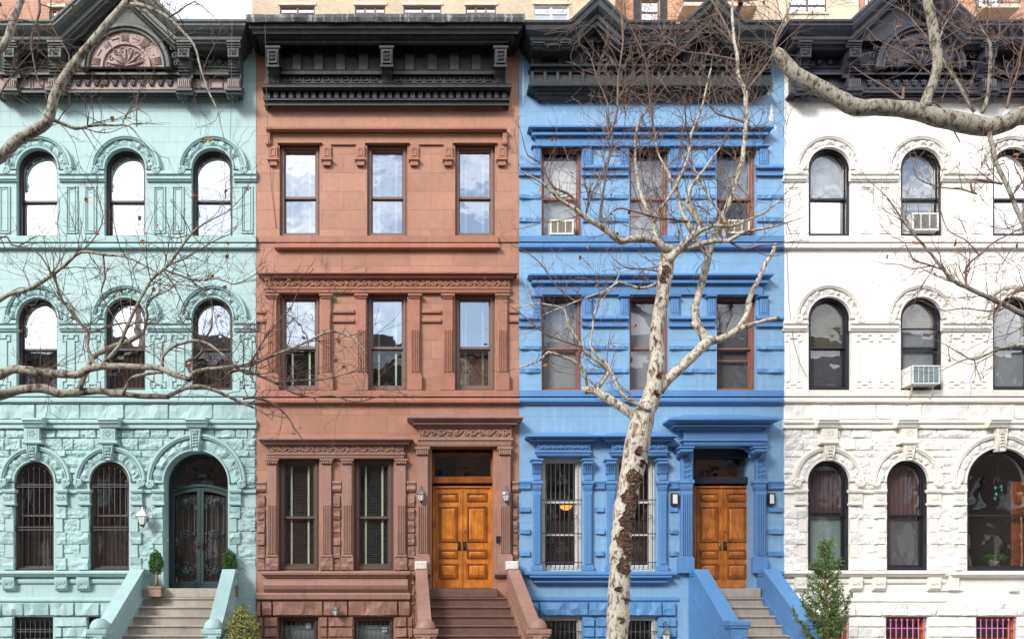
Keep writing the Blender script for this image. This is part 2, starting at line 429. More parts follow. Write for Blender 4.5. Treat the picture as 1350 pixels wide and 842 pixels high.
M['shade_mid'] = plain('screen', (.10,.10,.11), .8)
M['curtain_brown'] = plain('brown curtain', (.045,.024,.02), .9)
M['curtain_plum'] = plain('plum curtain', (.10,.055,.06), .9)
M['slat'] = plain('dark slat', (.055,.052,.05), .5)
M['tape'] = plain('pale green tape', (.55,.62,.46), .8)
M['oak'] = wood('honey oak', (.62,.22,.030), (.30,.075,.010))
M['oak_dark'] = wood('dark oak moulding', (.30,.085,.012), (.12,.03,.006)); M['oak2'] = wood('weathered oak', (.50,.165,.028), (.10,.028,.007), 1.5)
M['brass'] = plain('aged brass', (.45,.30,.10), .35, .9)
M['bronze'] = plain('dark bronze', (.06,.045,.03), .4, .7)
M['step_grey'] = paint('grey stone steps', (.36,.32,.28), stain=(.2,.17,.14), stainamt=.5, var=.15, bump=.4)
M['step_brown'] = paint('brown stone steps', (.15,.08,.062), stain=(.10,.05,.04), stainamt=.5, var=.15, bump=.4)
M['palestone'] = paint('pale worn stone', (.62,.57,.52), stain=(.3,.25,.2), stainamt=.5, var=.15, bump=.5)
M['ac'] = plain('cream plastic', (.62,.59,.50), .45)
M['ac_white'] = plain('white enamel', (.62,.61,.60), .4)
M['ac_dark'] = plain('dark grille', (.14,.13,.12), .6)  # dark face behind the louvres
M['ac_teal'] = plain('teal coil', (.03,.20,.24), .4, .3)
M['lampglass'] = plain('frosted lamp glass', (.62,.62,.60), .15)
M['pewter'] = plain('pewter', (.20,.19,.18), .35, .6)
M['amber'] = plain('lit amber glass', (1.0,.42,.05), .4, 0, .9)
M['bark'] = bark('plane bark'); M['bark_grey'] = bark('grey plane bark', .62, 9)
M['twig'] = plain('twig bark', (.10,.065,.05), .8, var=.35)
M['twig_red'] = plain('red twig bark', (.17,.11,.085), .8, var=.35)
M['deadleaf'] = plain('dead leaf', (.34,.13,.045), .8)
M['box_leaf'] = leafmat('boxwood leaf', (.02,.06,.015), (.07,.16,.03))
M['olive_leaf'] = leafmat('olive leaf', (.09,.12,.025), (.30,.30,.06))
M['conifer'] = leafmat('juniper leaf', (.04,.09,.02), (.14,.23,.05))
M['trunkbrown'] = plain('stem bark', (.22,.14,.09), .9)
M['pot'] = paint('stone pot', (.24,.17,.13), stain=(.1,.07,.05), stainamt=.5, var=.2, bump=.8)
M['paper'] = plain('paper', (.75,.76,.78), .8)
M['asphalt'] = paint('asphalt', (.05,.05,.052), rough=.9, var=.15, bump=.4)
M['pavement'] = paint('concrete pavement', (.22,.21,.20), rough=.9, ashlar=.3, rowh=1.5, bw=1.5, var=.1)
M['kerb'] = paint('granite kerb', (.3,.3,.3), rough=.8)
M['tan_brick'] = brick('tan brick', (.50,.41,.29), (.40,.32,.22), (.55,.47,.36))
M['cream_brick'] = brick('cream brick', (.62,.53,.41), (.55,.47,.35), (.6,.52,.42))
M['orange_brick'] = brick('orange brick', (.50,.24,.14), (.42,.19,.11), (.55,.38,.28))
M['dark_brick'] = brick('dark brick', (.16,.12,.10), (.12,.09,.08), (.2,.17,.15)); M['red_brick'] = brick('brown brick', (.42,.20,.13), (.34,.16,.10), (.45,.32,.25))
M['roof'] = plain('roof felt', (.05,.05,.05), .9)
M['wire'] = plain('cable', (.10,.09,.09), .6)
M['chime'] = plain('turquoise glass', (.06,.42,.32), .2)
M['wound'] = paint('old bark scar', (.075,.04,.027), rough=.95, stain=(.26,.17,.10), stainamt=.7, var=.5, bump=1.0)
M['flashing'] = paint('weathered lead flashing', (.045,.045,.047), rough=.35, stain=(.42,.41,.40), stainamt=.9, var=.4, bump=.6, fine=14)
# ---------------------------------------------------------------- windows
def outline(x0, x1, z0, z1, arch, i=0.0, n=20, segh=None):
    """loop of a window opening, inset by i"""
    if not arch: return [(x0+i,z0+i),(x1-i,z0+i),(x1-i,z1-i),(x0+i,z1-i)]
    c = (x0+x1)/2; r = (x1-x0)/2; zs = z1-r; r -= i
    return [(x0+i,z0+i),(x1-i,z0+i)]+[(c+r*math.cos(math.pi*k/n), zs+r*math.sin(math.pi*k/n)) for k in range(n+1)]
def opening(ax, ay, bx, by, arch=False):
    x0, z1 = P(ax, ay); x1, z0 = P(bx, by)
    return outline(x0, x1, z0, z1, arch)
def flat(mb, pts, y, tx=0, tz=0):
    c = (sum(p[0] for p in pts)/len(pts), sum(p[1] for p in pts)/len(pts))
    vs = [(a, y+(a-c[0])*tx+(b-c[1])*tz, b) for a, b in pts]
    mb.add(vs, [tuple(range(len(vs)))[::-1]])
def window(par, ax, ay, bx, by, fm, arch=False, rec=.18, meet=None, gl='g_mid', back=None, ft=.055, sw=.05, rails=(), label=None, gl2=None, name='window'):
    x0, z1 = P(ax, ay); x1, z0 = P(bx, by)
    x0 += .003; x1 -= .003; z0 += .003; z1 -= .003
    y = rec; n = 20
    fr = MB(); A = outline(x0,x1,z0,z1,arch); Bo = outline(x0,x1,z0,z1,arch,ft)
    fr.ring(A, Bo, y-.05, y+.10)
    C = outline(x0,x1,z0,z1,arch,ft*.55); D = outline(x0,x1,z0,z1,arch,ft*1.25)
    fr.ring(C, D, y-.065, y-.02)
    i0 = ft+.002
    if meet is None: meet = (ay+by)/2
    zm = P(0, meet)[1]
    xi0, xi1, zi0, zi1 = x0+i0, x1-i0, z0+i0, z1-i0
    # upper sash (outer), lower sash (set back)
    U = outline(xi0, xi1, zm-.025, zi1, arch); U2 = outline(xi0, xi1, zm-.025, zi1, arch, sw)
    fr.ring(U, U2, y-.005, y+.04)
    Lo = outline(xi0, xi1, zi0, zm+.02, False); L2 = [(xi0+sw,zi0+sw*1.5),(xi1-sw,zi0+sw*1.5),(xi1-sw,zm+.02-sw),(xi0+sw,zm+.02-sw)]
    fr.ring(Lo, L2, y+.042, y+.085)
    for rp in rails:
        zr = P(0, rp)[1]; yy = y-.003 if zr > zm else y+.044
        fr.wbox(xi0+sw, xi1-sw, yy, yy+.03, zr-.016, zr+.016)
    w = fr.build(name, fm, par)
    if label: w['label'] = label
    j = lambda: rnd.uniform(-.012, .012)
    pn = MB(); flat(pn, outline(xi0+sw-.004, xi1-sw+.004, zm+.0, zi1-sw+.004, arch), y+.02, j(), j())
    pn.build('pane', M[gl], w, recalc=False)
    pn = MB(); flat(pn, L2, y+.065, j(), j()); pn.build('pane', M[gl2 or gl], w, recalc=False)
    # room behind
    rm = MB(); yb = y+1.6; ya = y+.10; e = .02
    a, b, c, d = x0-e, x1+e, z0-e, z1+e
    rm.add([(a,ya,c),(b,ya,c),(b,ya,d),(a,ya,d),(a-.3,yb,c-.1),(b+.3,yb,c-.1),(b+.3,yb,d+.1),(a-.3,yb,d+.1)],
           [(4,5,6,7),(0,4,7,3),(5,1,2,6),(7,6,2,3),(0,1,5,4)])
    rm.build('interior', M['interior'], w, recalc=False)
    # blinds, shades, curtains
    for bk in (back or []):
        kind, col, p0, p1 = bk[:4]
        zt = P(0, p0)[1]; zb = P(0, p1)[1]; zt = min(zt, zi1); zb = max(zb, z0+.01)
        m_ = MB(); yy = y+.13
        if kind == 'shade':
            nn = 8
            for k in range(nn):
                pass
            pts = [(xi0-.01, zb),(xi1+.01, zb),(xi1+.01, zt),(xi0-.01, zt)]
            flat(m_, pts, yy); o = m_.build('window_shade', M[col], w, recalc=False)
        elif kind == 'curtain':
            nn = 48; vs = []; fs = []
            ph = rnd.uniform(0, 6)
            for k in range(nn+1):
                x = xi0-.01+(xi1-xi0+.02)*k/nn; q = .022*math.sin(k*1.05+ph)+.014*math.sin(k*.43+ph*2)
                vs += [(x, yy+.03+q, zb),(x, yy+.03+q*.8, zt)]
            fs = [(2*k,2*k+2,2*k+3,2*k+1) for k in range(nn)]
            m_.add(vs, fs, True); m_.build('curtain', M[col], w, recalc=False)
        elif kind == 'blind':
            z = zt; 
            while z > zb:
                m_.add([(xi0,yy-.012,z-.012),(xi1,yy-.012,z-.012),(xi1,yy+.022,z+.014),(xi0,yy+.022,z+.014)], [(0,1,2,3)]); z -= .042
            o = m_.build('blind', M[col], w, recalc=False)
            if len(bk) > 4:
                t = MB()
                for f in (.24, .76):
                    x = xi0+(xi1-xi0)*f; t.wbox(x-.022, x+.022, yy-.022, yy-.018, zb, zt)
                t.build('blind_tape', M[bk[4]], w)
    return w
def grille(w, xs, yt, yb, bars, mat, d=0.0, spear=None, r=.008, orn=(), ax=None, bx=None):
    m = MB()
    for x in xs:
        top = yt if not spear else spear(x)
        m.tube([V3(x, yb, d), V3(x, top, d)], r, 5)
        if spear:
            p = V3(x, top, d); m.tube([p, p+Vector((0,0,.03)), p+Vector((0,0,.055)), p+Vector((0,0,.11))], [r*.9, r*2.4, r*1.6, .001], 6)
    for y in bars:
        a = V3(ax if ax else min(xs)-2, y, d-.005); b = V3(bx if bx else max(xs)+2, y, d-.005)
        m.wbox(a.x, b.x, -d-.006, -d+.012, a.z-.011, a.z+.011)
    for cx, cy, s in orn:
        for a, sg in ((90, 1), (210, 1), (330, 1)):
            m.spiral(cx+s*.5*math.cos(R(a)), cy-s*.5*math.sin(R(a)), s*.42, s*.15, 1.2, d+.01, .008, a0=a, n=12, k=4)
    return m.build('security_grille', mat, w)

# ---------------------------------------------------------------- doors
def door_panel(mb, ax, ay, bx, by, d, mo=None):
    """raised and fielded panel, moulding round it"""
    x0, z1 = P(ax, ay, d); x1, z0 = P(bx, by, d)
    y = -d
    A = outline(x0,x1,z0,z1,False); B_ = outline(x0,x1,z0,z1,False,.028); C = outline(x0,x1,z0,z1,False,.05); D = outline(x0,x1,z0,z1,False,.085)
    vs = []; 
    for l, yy in ((A,y),(A,y-.03),(B_,y-.034),(C,y-.002),(D,y-.022)): vs += [(a,yy,b) for a, b in l]
    fs = [(4*k+i, 4*k+(i+1)%4, 4*k+4+(i+1)%4, 4*k+4+i) for k in range(4) for i in range(4)]+[(16,17,18,19)]
    if mo is None: mb.add(vs, fs)
    else: mo.add(vs[:16], fs[:12]); mb.add(vs[12:], [(0,1,5,4),(1,2,6,5),(2,3,7,6),(3,0,4,7),(4,5,6,7)])
def oak_door(par, ax, bx, cx, yt, yb, mat, panels, rec, label=None, worn=False):
    d = -rec
    root = None
    jamb = MB()
    jamb.box(ax-1.2, yt-2.4, ax+2.2, yb, d-.05, d+.05, .006); jamb.box(bx-2.2, yt-2.4, bx+1.2, yb, d-.05, d+.05, .006)
    jamb.box(ax+2.3, yt-2.4, bx-2.3, yt+.2, d-.05, d+.045, .006)
    root = jamb.build('door', mat, par)
    if label: root['label'] = label
    for sgn, (a, b) in ((-1, (ax+2.4, cx-.15)), (1, (cx+.15, bx-2.4))):
        mo = MB(); m = MB(); m.box(a, yt+.4, b, yb-.6, d-.06, d, .004)
        for (p0, p1) in panels: door_panel(m, a+5 if sgn < 0 else a+6, p0, b-6 if sgn < 0 else b-5, p1, d+.0005, mo)
        if sgn > 0: m.box(cx-.9, yt+.6, cx+.9, yb-.8, d+.001, d+.022, .006)
        lf = m.build('door_leaf', mat, root); mo.build('door_moulding', M['oak_dark'], lf)
        h = MB(); hx = cx-3.9 if sgn < 0 else cx+3.6; hy = (yt+yb)/2+10.5
        h.box(hx-2, hy-6, hx+2, hy+6, d, d+.012, .004)
        h.tube([V3(hx, hy-4, d+.01), V3(hx, hy-4, d+.06), V3(hx, hy, d+.075), V3(hx, hy+4, d+.06), V3(hx, hy+4, d+.01)], .011, 6)
        h.build('door_handle', M['bronze' if not (worn and sgn < 0) else 'brass'], root)
    k = MB(); k.disc(cx+3.6, (yt+yb)/2-9, 1.3, d, d+.03); k.build('door_lock', M['brass'], root)
    return root

# ---------------------------------------------------------------- stoops
def stoop(par, sx0, sx1, lc, rc, ln, rn, mat, stepmat, sill, dome, capw=.30, toppy=750, nd=2.05, nw=.42, pale=None, sillx=None):
    """lc/rc: px of cheek tops at d=.3; ln/rn px of newels at d=2.2"""
    ax = P(sx0, 0, .35)[0]; bx = P(sx1, 0, .35)[0]
    b = MB(); z = 1.70
    b.wbox(P(sillx[0],0,.3)[0], P(sillx[1],0,.3)[0], -.32, .9, 1.702, P(0, 775, .3)[1], .012)
    base = b.build('stoop', M[sill], par)
    flare_l = (P(ln,0,2.2)[0]-P(lc,0,.3)[0])/1.9; flare_r = (P(rn,0,2.2)[0]-P(rc,0,.3)[0])/1.9
    for i in range(9):
        s = MB(); y0 = -(.35+.28*i); zt = 1.70-.2*i
        xl = P(lc,0,.3)[0]+flare_l*(.05+.28*i)+.02; xr = P(rc,0,.3)[0]+flare_r*(.05+.28*i)-.02
        s.wbox(xl, xr, y0-.02, y0+.30, zt-.045, zt, .01)                 # tread with nosing
        s.wbox(xl, xr, y0+.015, y0+.28, max(GZ, zt-.2), zt-.046, 0)       # riser
        s.build('step', M[stepmat], base)
    for (c0, c1) in ((lc, ln), (rc, rn)):
        xa = P(c0,0,.3)[0]; xb = P(c1,0,2.2)[0]
        zt = P(0, toppy, .3)[1]; zn = P(0, 821, nd)[1]
        prof = [(-.25, zt), (.42, zt), (nd, zn)]     # (d, z) of the cap
        xs = lambda d: xa+(xb-xa)*(max(d,.3)-.3)/1.9
        m = MB()
        def slab(w, off_top, off_bot, prof_):
            vs = []; fs = []
            n = len(prof_)
            for d, zz in prof_:
                x = xs(d)
                bot = GZ if off_bot is None else zz-off_bot
                vs += [(x-w/2,-d,zz-off_top),(x+w/2,-d,zz-off_top),(x+w/2,-d,bot),(x-w/2,-d,bot)]
            for i in range(n-1):
                k = 4*i
                for j in range(4): fs.append((k+j, k+(j+1)%4, k+4+(j+1)%4, k+4+j))
            fs += [(0,1,2,3),(4*n-4,4*n-3,4*n-2,4*n-1)]
            m.add(vs, fs)
        slab(capw-.07, .10, None, prof)
        slab(capw, 0.0, .095, prof)
        slab(capw-.035, .09, .15, prof)
        # raised string band low on the cheek
        slab(capw-.035, .62, .72, [(.3, zt), (.42, zt), (nd, zn)])
        ck = m.build('cheek_wall', M[mat], base)
        nwl = MB(); x = xs(nd+.2); y1 = -nd+.02; y0 = y1-nw
        zc = P(0, 829 if dome else 818, nd+.4)[1]
        nwl.wbox(x-nw/2+.05, x+nw/2-.05, y0+.05, y1-.05, GZ, zc-.14, .01)
        nwl.wbox(x-nw/2, x+nw/2, y0, y1, zc-.10, zc, .015)
        nwl.wbox(x-nw/2+.02, x+nw/2-.02, y0+.02, y1-.02, zc-.15, zc-.098, .01)
        nwl.wbox(x-nw/2+.01, x+nw/2-.01, y0+.01, y1-.01, GZ, GZ+.25, .015)
        nwl.box((x*PX*19/(19-nd-.3))+X0-6, 838, (x*PX*19/(19-nd-.3))+X0+6, 864, nd+.3, nd+nw-.03, .01) 
        nn = nwl.build('newel', M[mat], base)
        if dome:
            dm = MB(); r = .20; dm.lathe(x, y0+nw/2, [(r*1.02,zc+.002),(r*1.02,zc+.03),(r*.99,zc+.05),(r*.93,zc+.10),(r*.78,zc+.15),(r*.55,zc+.19),(r*.28,zc+.212),(.01,zc+.218)], 18)
            dm.build('finial', M[mat], nn)
        if pale:
            pb = MB(); pb.wbox(xa-.14, xa+.14, -.42, -.12, zt+.002, zt+.2, .03); pb.build('weathered_block', M[pale], base)
    return base

# ---------------------------------------------------------------- wall furniture
def lantern(x_px, top, bot, d, style, label, group=None, w=7):
    x, zt = P(x_px, top, d); zb = P(0, bot, d)[1]; h = zt-zb; y = -d
    t = thing('wall_lantern', (x, 0, zb), label, 'lantern', group)
    r = w/PX
    k = 6 if style == 'hex' else 4
    a0 = math.pi/4 if k == 4 else 0
    # glass body, cap, base ring, finial, bracket
    b = MB(); b.lathe(x, y, [(r*.45,zb+h*.10),(r*.92,zb+h*.52)], k, False, a0); b.build('lamp_glass', M['lampglass'], t)
    c = MB(); c.lathe(x, y, [(r*1.08,zb+h*.50),(r*1.08,zb+h*.54),(r*.8,zb+h*.66),(r*.42,zb+h*.78),(r*.30,zb+h*.80),(r*.30,zb+h*.84),(r*.12,zb+h*.88),(r*.16,zb+h*.92),(.003,zb+h)], k, False, a0)
    c.build('cap', M['pewter' if style == 'hex' else 'ac_white'], t)
    e = MB(); e.lathe(x, y, [(.01,zb),(r*.3,zb+h*.04),(r*.5,zb+h*.09),(r*.5,zb+h*.115)], k, False, a0)
    for j in range(k):
        a = a0+2*math.pi*j/k
        e.tube([(x+r*.47*math.cos(a), y+r*.47*math.sin(a), zb+h*.10), (x+r*.95*math.cos(a), y+r*.95*math.sin(a), zb+h*.52)], .006, 4)
    e.build('cage', M['iron'], t)
    k_ = MB(); k_.wbox(x-.045, x+.045, -.035, 0, zb+h*.35, zb+h*.75, .006)
    k_.tube([(x,-.03,zb+h*.45),(x,-.10,zb+h*.2),(x,y+r*.5,zb-h*.02),(x,y,zb+h*.05)], .012, 6)
    k_.tube([(x,-.03,zb+h*.6),(x,-.07,zb+h*1.02),(x,y*.75,zb+h*1.12),(x,y,zb+h*.97)], .010, 6)
    k_.build('bracket', M['iron'], t)
    return t
def box_light(ax, ay, bx, by, label):
    x0, z1 = P(ax, ay, .1); x1, z0 = P(bx, by, .1)
    t = thing('wall_light', ((x0+x1)/2, 0, z0), label, 'wall light', 'box lights beside the oak doors of the blue house')
    m = MB(); m.ring(outline(x0,x1,z0,z1,False), outline(x0,x1,z0,z1,False,.02), -.11, 0); m.wbox(x0+.005,x1-.005,-.03,-.002,z0+.005,z1-.005); m.build('housing', M['fr_black'], t)
    m = MB(); m.wbox(x0+.018,x1-.018,-.10,-.03,z0+.02,z1-.02,.01); m.build('diffuser', M['ac_white'], t)
def ac_unit(ax, ay, bx, by, d, mat, label, style='grille', dback=-.45):
    x0, z1 = P(ax, ay, d); x1, z0 = P(bx, by, d)
    t = thing('air_conditioner', ((x0+x1)/2, -d, z0), label, 'air conditioner', 'window air conditioners')
    b = MB(); b.wbox(x0, x1, -d+.004, -dback, z0, z1, .004)
    b.ring(outline(x0,x1,z0,z1,False), outline(x0,x1,z0,z1,False,.035), -d-.02, -d+.02); b.build('casing', mat, t)
    g = MB(); 
    if style == 'coil':
        g.wbox(x0+.035,x1-.035,-d-.001,-d+.003,z0+.035,z1-.035); g.build('coil', M['ac_teal'], t)
        f = MB()
        for k in range(1, 8):
            z = z0+.035+(z1-z0-.07)*k/8; f.wbox(x0+.035,x1-.035,-d-.014,-d-.004,z-.006,z+.006)
        for k in range(1, 5):
            x = x0+.035+(x1-x0-.07)*k/5; f.wbox(x-.006,x+.006,-d-.018,-d-.010,z0+.035,z1-.035)
        f.build('guard', M['ac_white'], t)
        s = MB()
        for x in (x0+.08, x1-.08):
            s.tube([(x,-d+.1,z0-.01),(x,-d+.1,z0-.03),(x,-.02,z0-.42)], .014, 6); s.tube([(x,-d,z0-.02),(x,.1,z0-.02)], .014, 6)
        s.build('support_bracket', M['ac'], t)
    else:
        g.wbox(x0+.035,x1-.035,-d-.001,-d+.003,z0+.035,z1-.035); g.build('vent', M['ac_dark'], t)
        f = MB(); n = 13
        for k in range(n):
            z = z0+.04+(z1-z0-.08)*(k+.5)/n; f.add([(x0+.035,-d-.004,z-.004),(x1-.035,-d-.004,z-.004),(x1-.035,-d-.018,z+.010),(x0+.035,-d-.018,z+.010)], [(0,1,2,3)])
        for q in (.05, .33, .66, .95):
            x = x0+(x1-x0)*q; f.wbox(x-.009,x+.009,-d-.022,-d-.002,z0+.035,z1-.035)
        f.build('louvre', mat, t)
    return t
def leaves(m, c, rad, n, size, shell=.55, flatz=1.0, seed=1):
    r_ = random.Random(seed)
    for _ in range(n):
        v = Vector((r_.gauss(0,1), r_.gauss(0,1), r_.gauss(0,1))).normalized()
        q = shell+(1-shell)*r_.random()**.6; q *= 1+.09*math.sin(v.x*7+v.z*5+seed)+.05*r_.uniform(-1,1)
        p = Vector(c)+Vector((v.x*rad[0], v.y*rad[1], v.z*rad[2]))*q
        a = Vector((r_.gauss(0,1), r_.gauss(0,1), r_.gauss(0,1))).normalized(); b = a.orthogonal().normalized(); s = size*r_.uniform(.6,1.3)
        m.add([p-a*s, p-b*s*.5, p+a*s, p+b*s*.5], [(0,1,2,3)])
def topiary(cx, ct, cb, pt, pb, d, label, seed):
    x, zb = P(cx, pb, d); zt = P(0, pt, d)[1]; z0 = P(0, cb, d)[1]; z1 = P(0, ct, d)[1]
    t = thing('potted_topiary', (x, -d, zb), label, 'potted plant', 'clipped bushes flanking the mint house door')
    w = 9.2/PX*.96; p = MB()
    p.wbox(x-w, x+w, -d-w, -d+w, zb, zt-.05, .012); p.wbox(x-w*1.08, x+w*1.08, -d-w*1.08, -d+w*1.08, zt-.055, zt, .01); p.build('pot', M['pot'], t)
    s = MB(); s.tube([(x-.01,-d,zt-.02),(x+.012,-d,(zt+z0)/2),(x,-d,z0+.1)], [.045,.035,.03], 8); s.tube([(x+.04,-d,zt-.02),(x-.01,-d+.02,z0+.05)], .018, 6); s.build('trunk', M['trunkbrown'], t)
    l = MB(); rz = (z1-z0)/2; leaves(l, (x,-d,(z0+z1)/2), (9.3/PX, 9.3/PX, rz), 2600, .022, .45, seed=seed)
    leaves(l, (x,-d,zt+.01), (w*.8, w*.8, .03), 200, .018, .1, seed=seed+5)
    l.build('crown', M['box_leaf'], t, recalc=False)

# ---------------------------------------------------------------- cornice helpers
def sweep(mb, path, prof, dref, ret=True):
    """profile [(offset px up, d)] swept along a path of px points, mitred"""
    n = len(path); m = len(prof); vs = []; fs = []
    dm = max(p[1] for p in prof)
    def nrm(a, b):
        dx, dy = b[0]-a[0], b[1]-a[1]; l = math.hypot(dx, dy); return (dy/l, -dx/l)   # px space, up is -y
    for i, (px, py) in enumerate(path):
        if i == 0: mx, my = nrm(path[0], path[1])
        elif i == n-1: mx, my = nrm(path[-2], path[-1])
        else:
            a = nrm(path[i-1], path[i]); b = nrm(path[i], path[i+1]); sx, sy = a[0]+b[0], a[1]+b[1]
            l2 = sx*sx+sy*sy; mx, my = 2*sx/l2, 2*sy/l2
        for o, d in prof:
            x, z = P(px+mx*o, py+my*o, dref)
            if ret and i == 0: x += (dm-d)*.7
            if ret and i == n-1: x -= (dm-d)*.7
            vs.append((x, -d, z))
    for i in range(n-1):
        for j in range(m-1):
            k = i*m+j; fs.append((k, k+m, k+m+1, k+1))
    # end returns
    for i, sg in ((0, 1), (n-1, -1)):
        b0 = len(vs)
        for j in range(m):
            a = vs[i*m+j]; vs.append((a[0], .02, a[2]))
        for j in range(m-1): fs.append((i*m+j, i*m+j+1, b0+j+1, b0+j))
    mb.add(vs, fs)
def arch_cornice(h, mat, mat2, br, cx, left, right, xl, xr, lpan, edge_l, edge_r):
    """bracketed cornice with a pediment over a fan; br = bracket px ranges"""
    cor = MB()
    cor.box(xl, 40, xr, 120, -.02, .14, .004)
    # upper cornice, horizontal and raking
    prof = [(0,.10),(0,.46),(2,.50),(3,.60),(5,.61),(6,.66),(10,.67),(11,.71),(14,.78),(18,.83),(20,.83),(22,.86),(24.5,.86),(25.5,.84),(25.5,.05)]
    kl = cx-(br[2][0]-br[1][1])/2+3; k0 = cx-86; k1 = cx+86
    th = 43; rise = 86*math.tan(R(th))
    sweep(cor, [(edge_l,52.5),(k0,52.5),(cx-13,52.5-rise+12),(k1-26,52.5),(edge_r,52.5)], prof, .8, True)
    c = cor.build('cornice', mat, h)
    # backing of the gable
    g = MB(); g.poly([(cx-88,54),(cx-12,-22),(cx+64,54)], .05, .36)
    g.build('gable_board', mat, c)
    md = MB()
    md.mould(xl+4, xr-4, [(87,0),(87,.20),(89.5,.22),(91,.19),(93,.20),(96,.30),(98.5,.30),(99.5,.17),(99.5,0)])
    md.mould(xl, xr, [(118.5,0),(118.5,.24),(120,.30),(122,.30),(124,.22),(126,.22),(127.5,.17),(129,.17),(129,0)])
    md.build('string_moulding', mat, c)
    fz = MB(); fz.box(xl+2, 100, xr-2, 118, .1, .165, .004); fz.build('frieze', mat2, c)
    lf = MB(); a = br[1][1]+1; b = br[2][0]-1; n = int((b-a)/11.7)
    for k in range(n):
        x = a+(b-a)*(k+.5)/n
        for dx, dy, tx, ty in ((0,6,0,-7),(0,4,-4.5,-4),(0,4,4.5,-4),(0,6,-3,1),(0,6,3,1)):
            p0 = V3(x+dx,108.5+dy,.172); p1 = V3(x+tx,108.5+ty,.18); lf.tube([p0, (p0+p1)/2+Vector((0,-.02,0)), p1], [.008,.032,.006], 5)
    lf.build('leaf_ornament', mat, c)
    pn = MB(); bs = MB()
    for a, b in ((br[0][1], br[1][0]), (br[2][1], br[3][0])):
        w = (b-a-4)/2
        for q in (0, 1):
            x0 = a+2+q*w; pn.ring(*[[P(u,v,.19) for u, v in l] for l in ([(x0+1,116.5),(x0+w-1,116.5),(x0+w-1,102),(x0+1,102)], [(x0+2.5,115),(x0+w-2.5,115),(x0+w-2.5,103.5),(x0+2.5,103.5)])], -.19, -.16)
        for q in range(3):
            bs.disc(a+(b-a)*(q+.5)/3, 82, 4.6, .13, .17, dome=.05)
    pn.build('panel_moulding', mat, c); bs.build('boss', mat, c)
    # fan
    fan = MB(); fan.poly([(cx+49*math.cos(R(k*6)), 88-49*math.sin(R(k*6))) for k in range(31)], .30, .38)
    f = fan.build('fan', mat2, c)
    ry = MB()
    for k in range(9):
        a = 10+160*k/8
        if k % 2 == 0:
            for q in (-5.5,-3.3,-1.1,1.1,3.3,5.5):
                ry.tube([V3(cx+33*math.cos(R(a+q*1.2)), 88-33*math.sin(R(a+q*1.2)), .385), V3(cx+48*math.cos(R(a+q)), 88-48*math.sin(R(a+q)), .39)], .011, 4)
        else:
            ry.arc(cx, 88, [(39,.38),(39,.40),(41,.40),(41,.38)], a-7, a+7, 4)
    ry.arc(cx, 88, [(30,.38),(30,.43),(33,.43),(33,.38)], 0, 180, 24)
    for k in range(7):
        a = 15+150*k/6; ry.tube([V3(cx, 87, .385), V3(cx+14*math.cos(R(a)), 88-14*math.sin(R(a)), .41), V3(cx+25*math.cos(R(a)), 88-25*math.sin(R(a)), .40)], [.01,.03,.012], 5)
        ry.spiral(cx+22*math.cos(R(a+8)), 88-22*math.sin(R(a+8)), 4.4, 1, 1.2, .40, .012, n=10, k=4)
    ry.build('ray_ornament', mat if mat2 is mat else mat2, f)
    rg = MB(); rg.arc(cx, 88, [(49,.36),(49,.44),(51,.45),(53,.41),(54,.46),(58,.46),(60,.42),(60,.30)], 0, 180, 36); rg.build('fan_moulding', mat, c)
    sg = MB()
    for s_ in (-1, 1):
        x = cx+s_*66; sg.spiral(x, 74, 5, 1, 1.3, .38, .02, n=12, k=5); sg.spiral(x-s_*4, 64, 3.6, 1, 1.3, .38, .016, n=10, k=5); sg.spiral(x+s_*1, 84, 3.6, 1, 1.2, .38, .016, n=10, k=5)
    sg.build('scroll_ornament', mat, c)
    for a, b in br: bracket(c, a, b, mat, mat2)
    return c
def bracket(par, a, b, mat, mat2=None, kind=0):
    m = MB(); w = b-a
    m.prism(a+3, b-3, [(63,.1),(63,.60),(76,.58),(79,.50),(84,.47),(88,.44),(93,.38),(98,.33),(103,.31),(103,.1)])
    m.prism(a+1.5, b-1.5, [(53,.1),(53,.68),(55.5,.68),(57,.65),(59,.65),(60,.62),(62.5,.62),(62.5,.1)])
    for k in range(5): m.box(a+3.6, 80+4.3*k, b-3.6, 81.6+4.3*k, .3, .50-.035*k, .01)
    m.prism(a+2, b-2, [(103.5,.1),(103.5,.33),(108,.34),(113,.37),(116,.40),(116,.1)])
    m.prism(a, b, [(116.3,.1),(116.3,.46),(119,.46),(121,.41),(124,.40),(126,.36),(126,.1)])
    o = m.build('bracket', mat, par)
    f = MB()
    for k in range(6): f.box(a+3+(w-6)*k/6+.4, 104.5, a+3+(w-6)*(k+1)/6-.4, 114, .3, .385, .01)
    f.build('fluting', mat2 or mat, o)
    r = MB(); r.ring(*[[P(u,v,.61) for u, v in l] for l in ([(a+4,75),(b-4,75),(b-4,64.5),(a+4,64.5)], [(a+5.4,73.6),(b-5.4,73.6),(b-5.4,65.9),(a+5.4,65.9)])], -.615, -.57)
    cx = (a+b)/2; r.disc(cx, 69.8, 1.5, .57, .60, 10, .02); r.spiral(cx, 69.8, 3.2, 2.4, 1, .60, .01, n=12, k=4)
    r.build('rosette', mat, o)
    p = MB(); x, z = P(cx, 126, .25); p.lathe(x, -.25, [(.13,z+.01),(.14,z-.02),(.125,z-.06),(.08,z-.11),(.03,z-.145),(.02,z-.155),(.028,z-.17),(.004,z-.185)], 12)
    for k in range(8):
        q = 2*math.pi*k/8; p.tube([(x+.14*math.cos(q),-.25+.14*math.sin(q),z-.02),(x+.12*math.cos(q),-.25+.12*math.sin(q),z-.07),(x+.04*math.cos(q),-.25+.04*math.sin(q),z-.135)], .012, 4)
    p.build('pendant', mat, o)
    return o

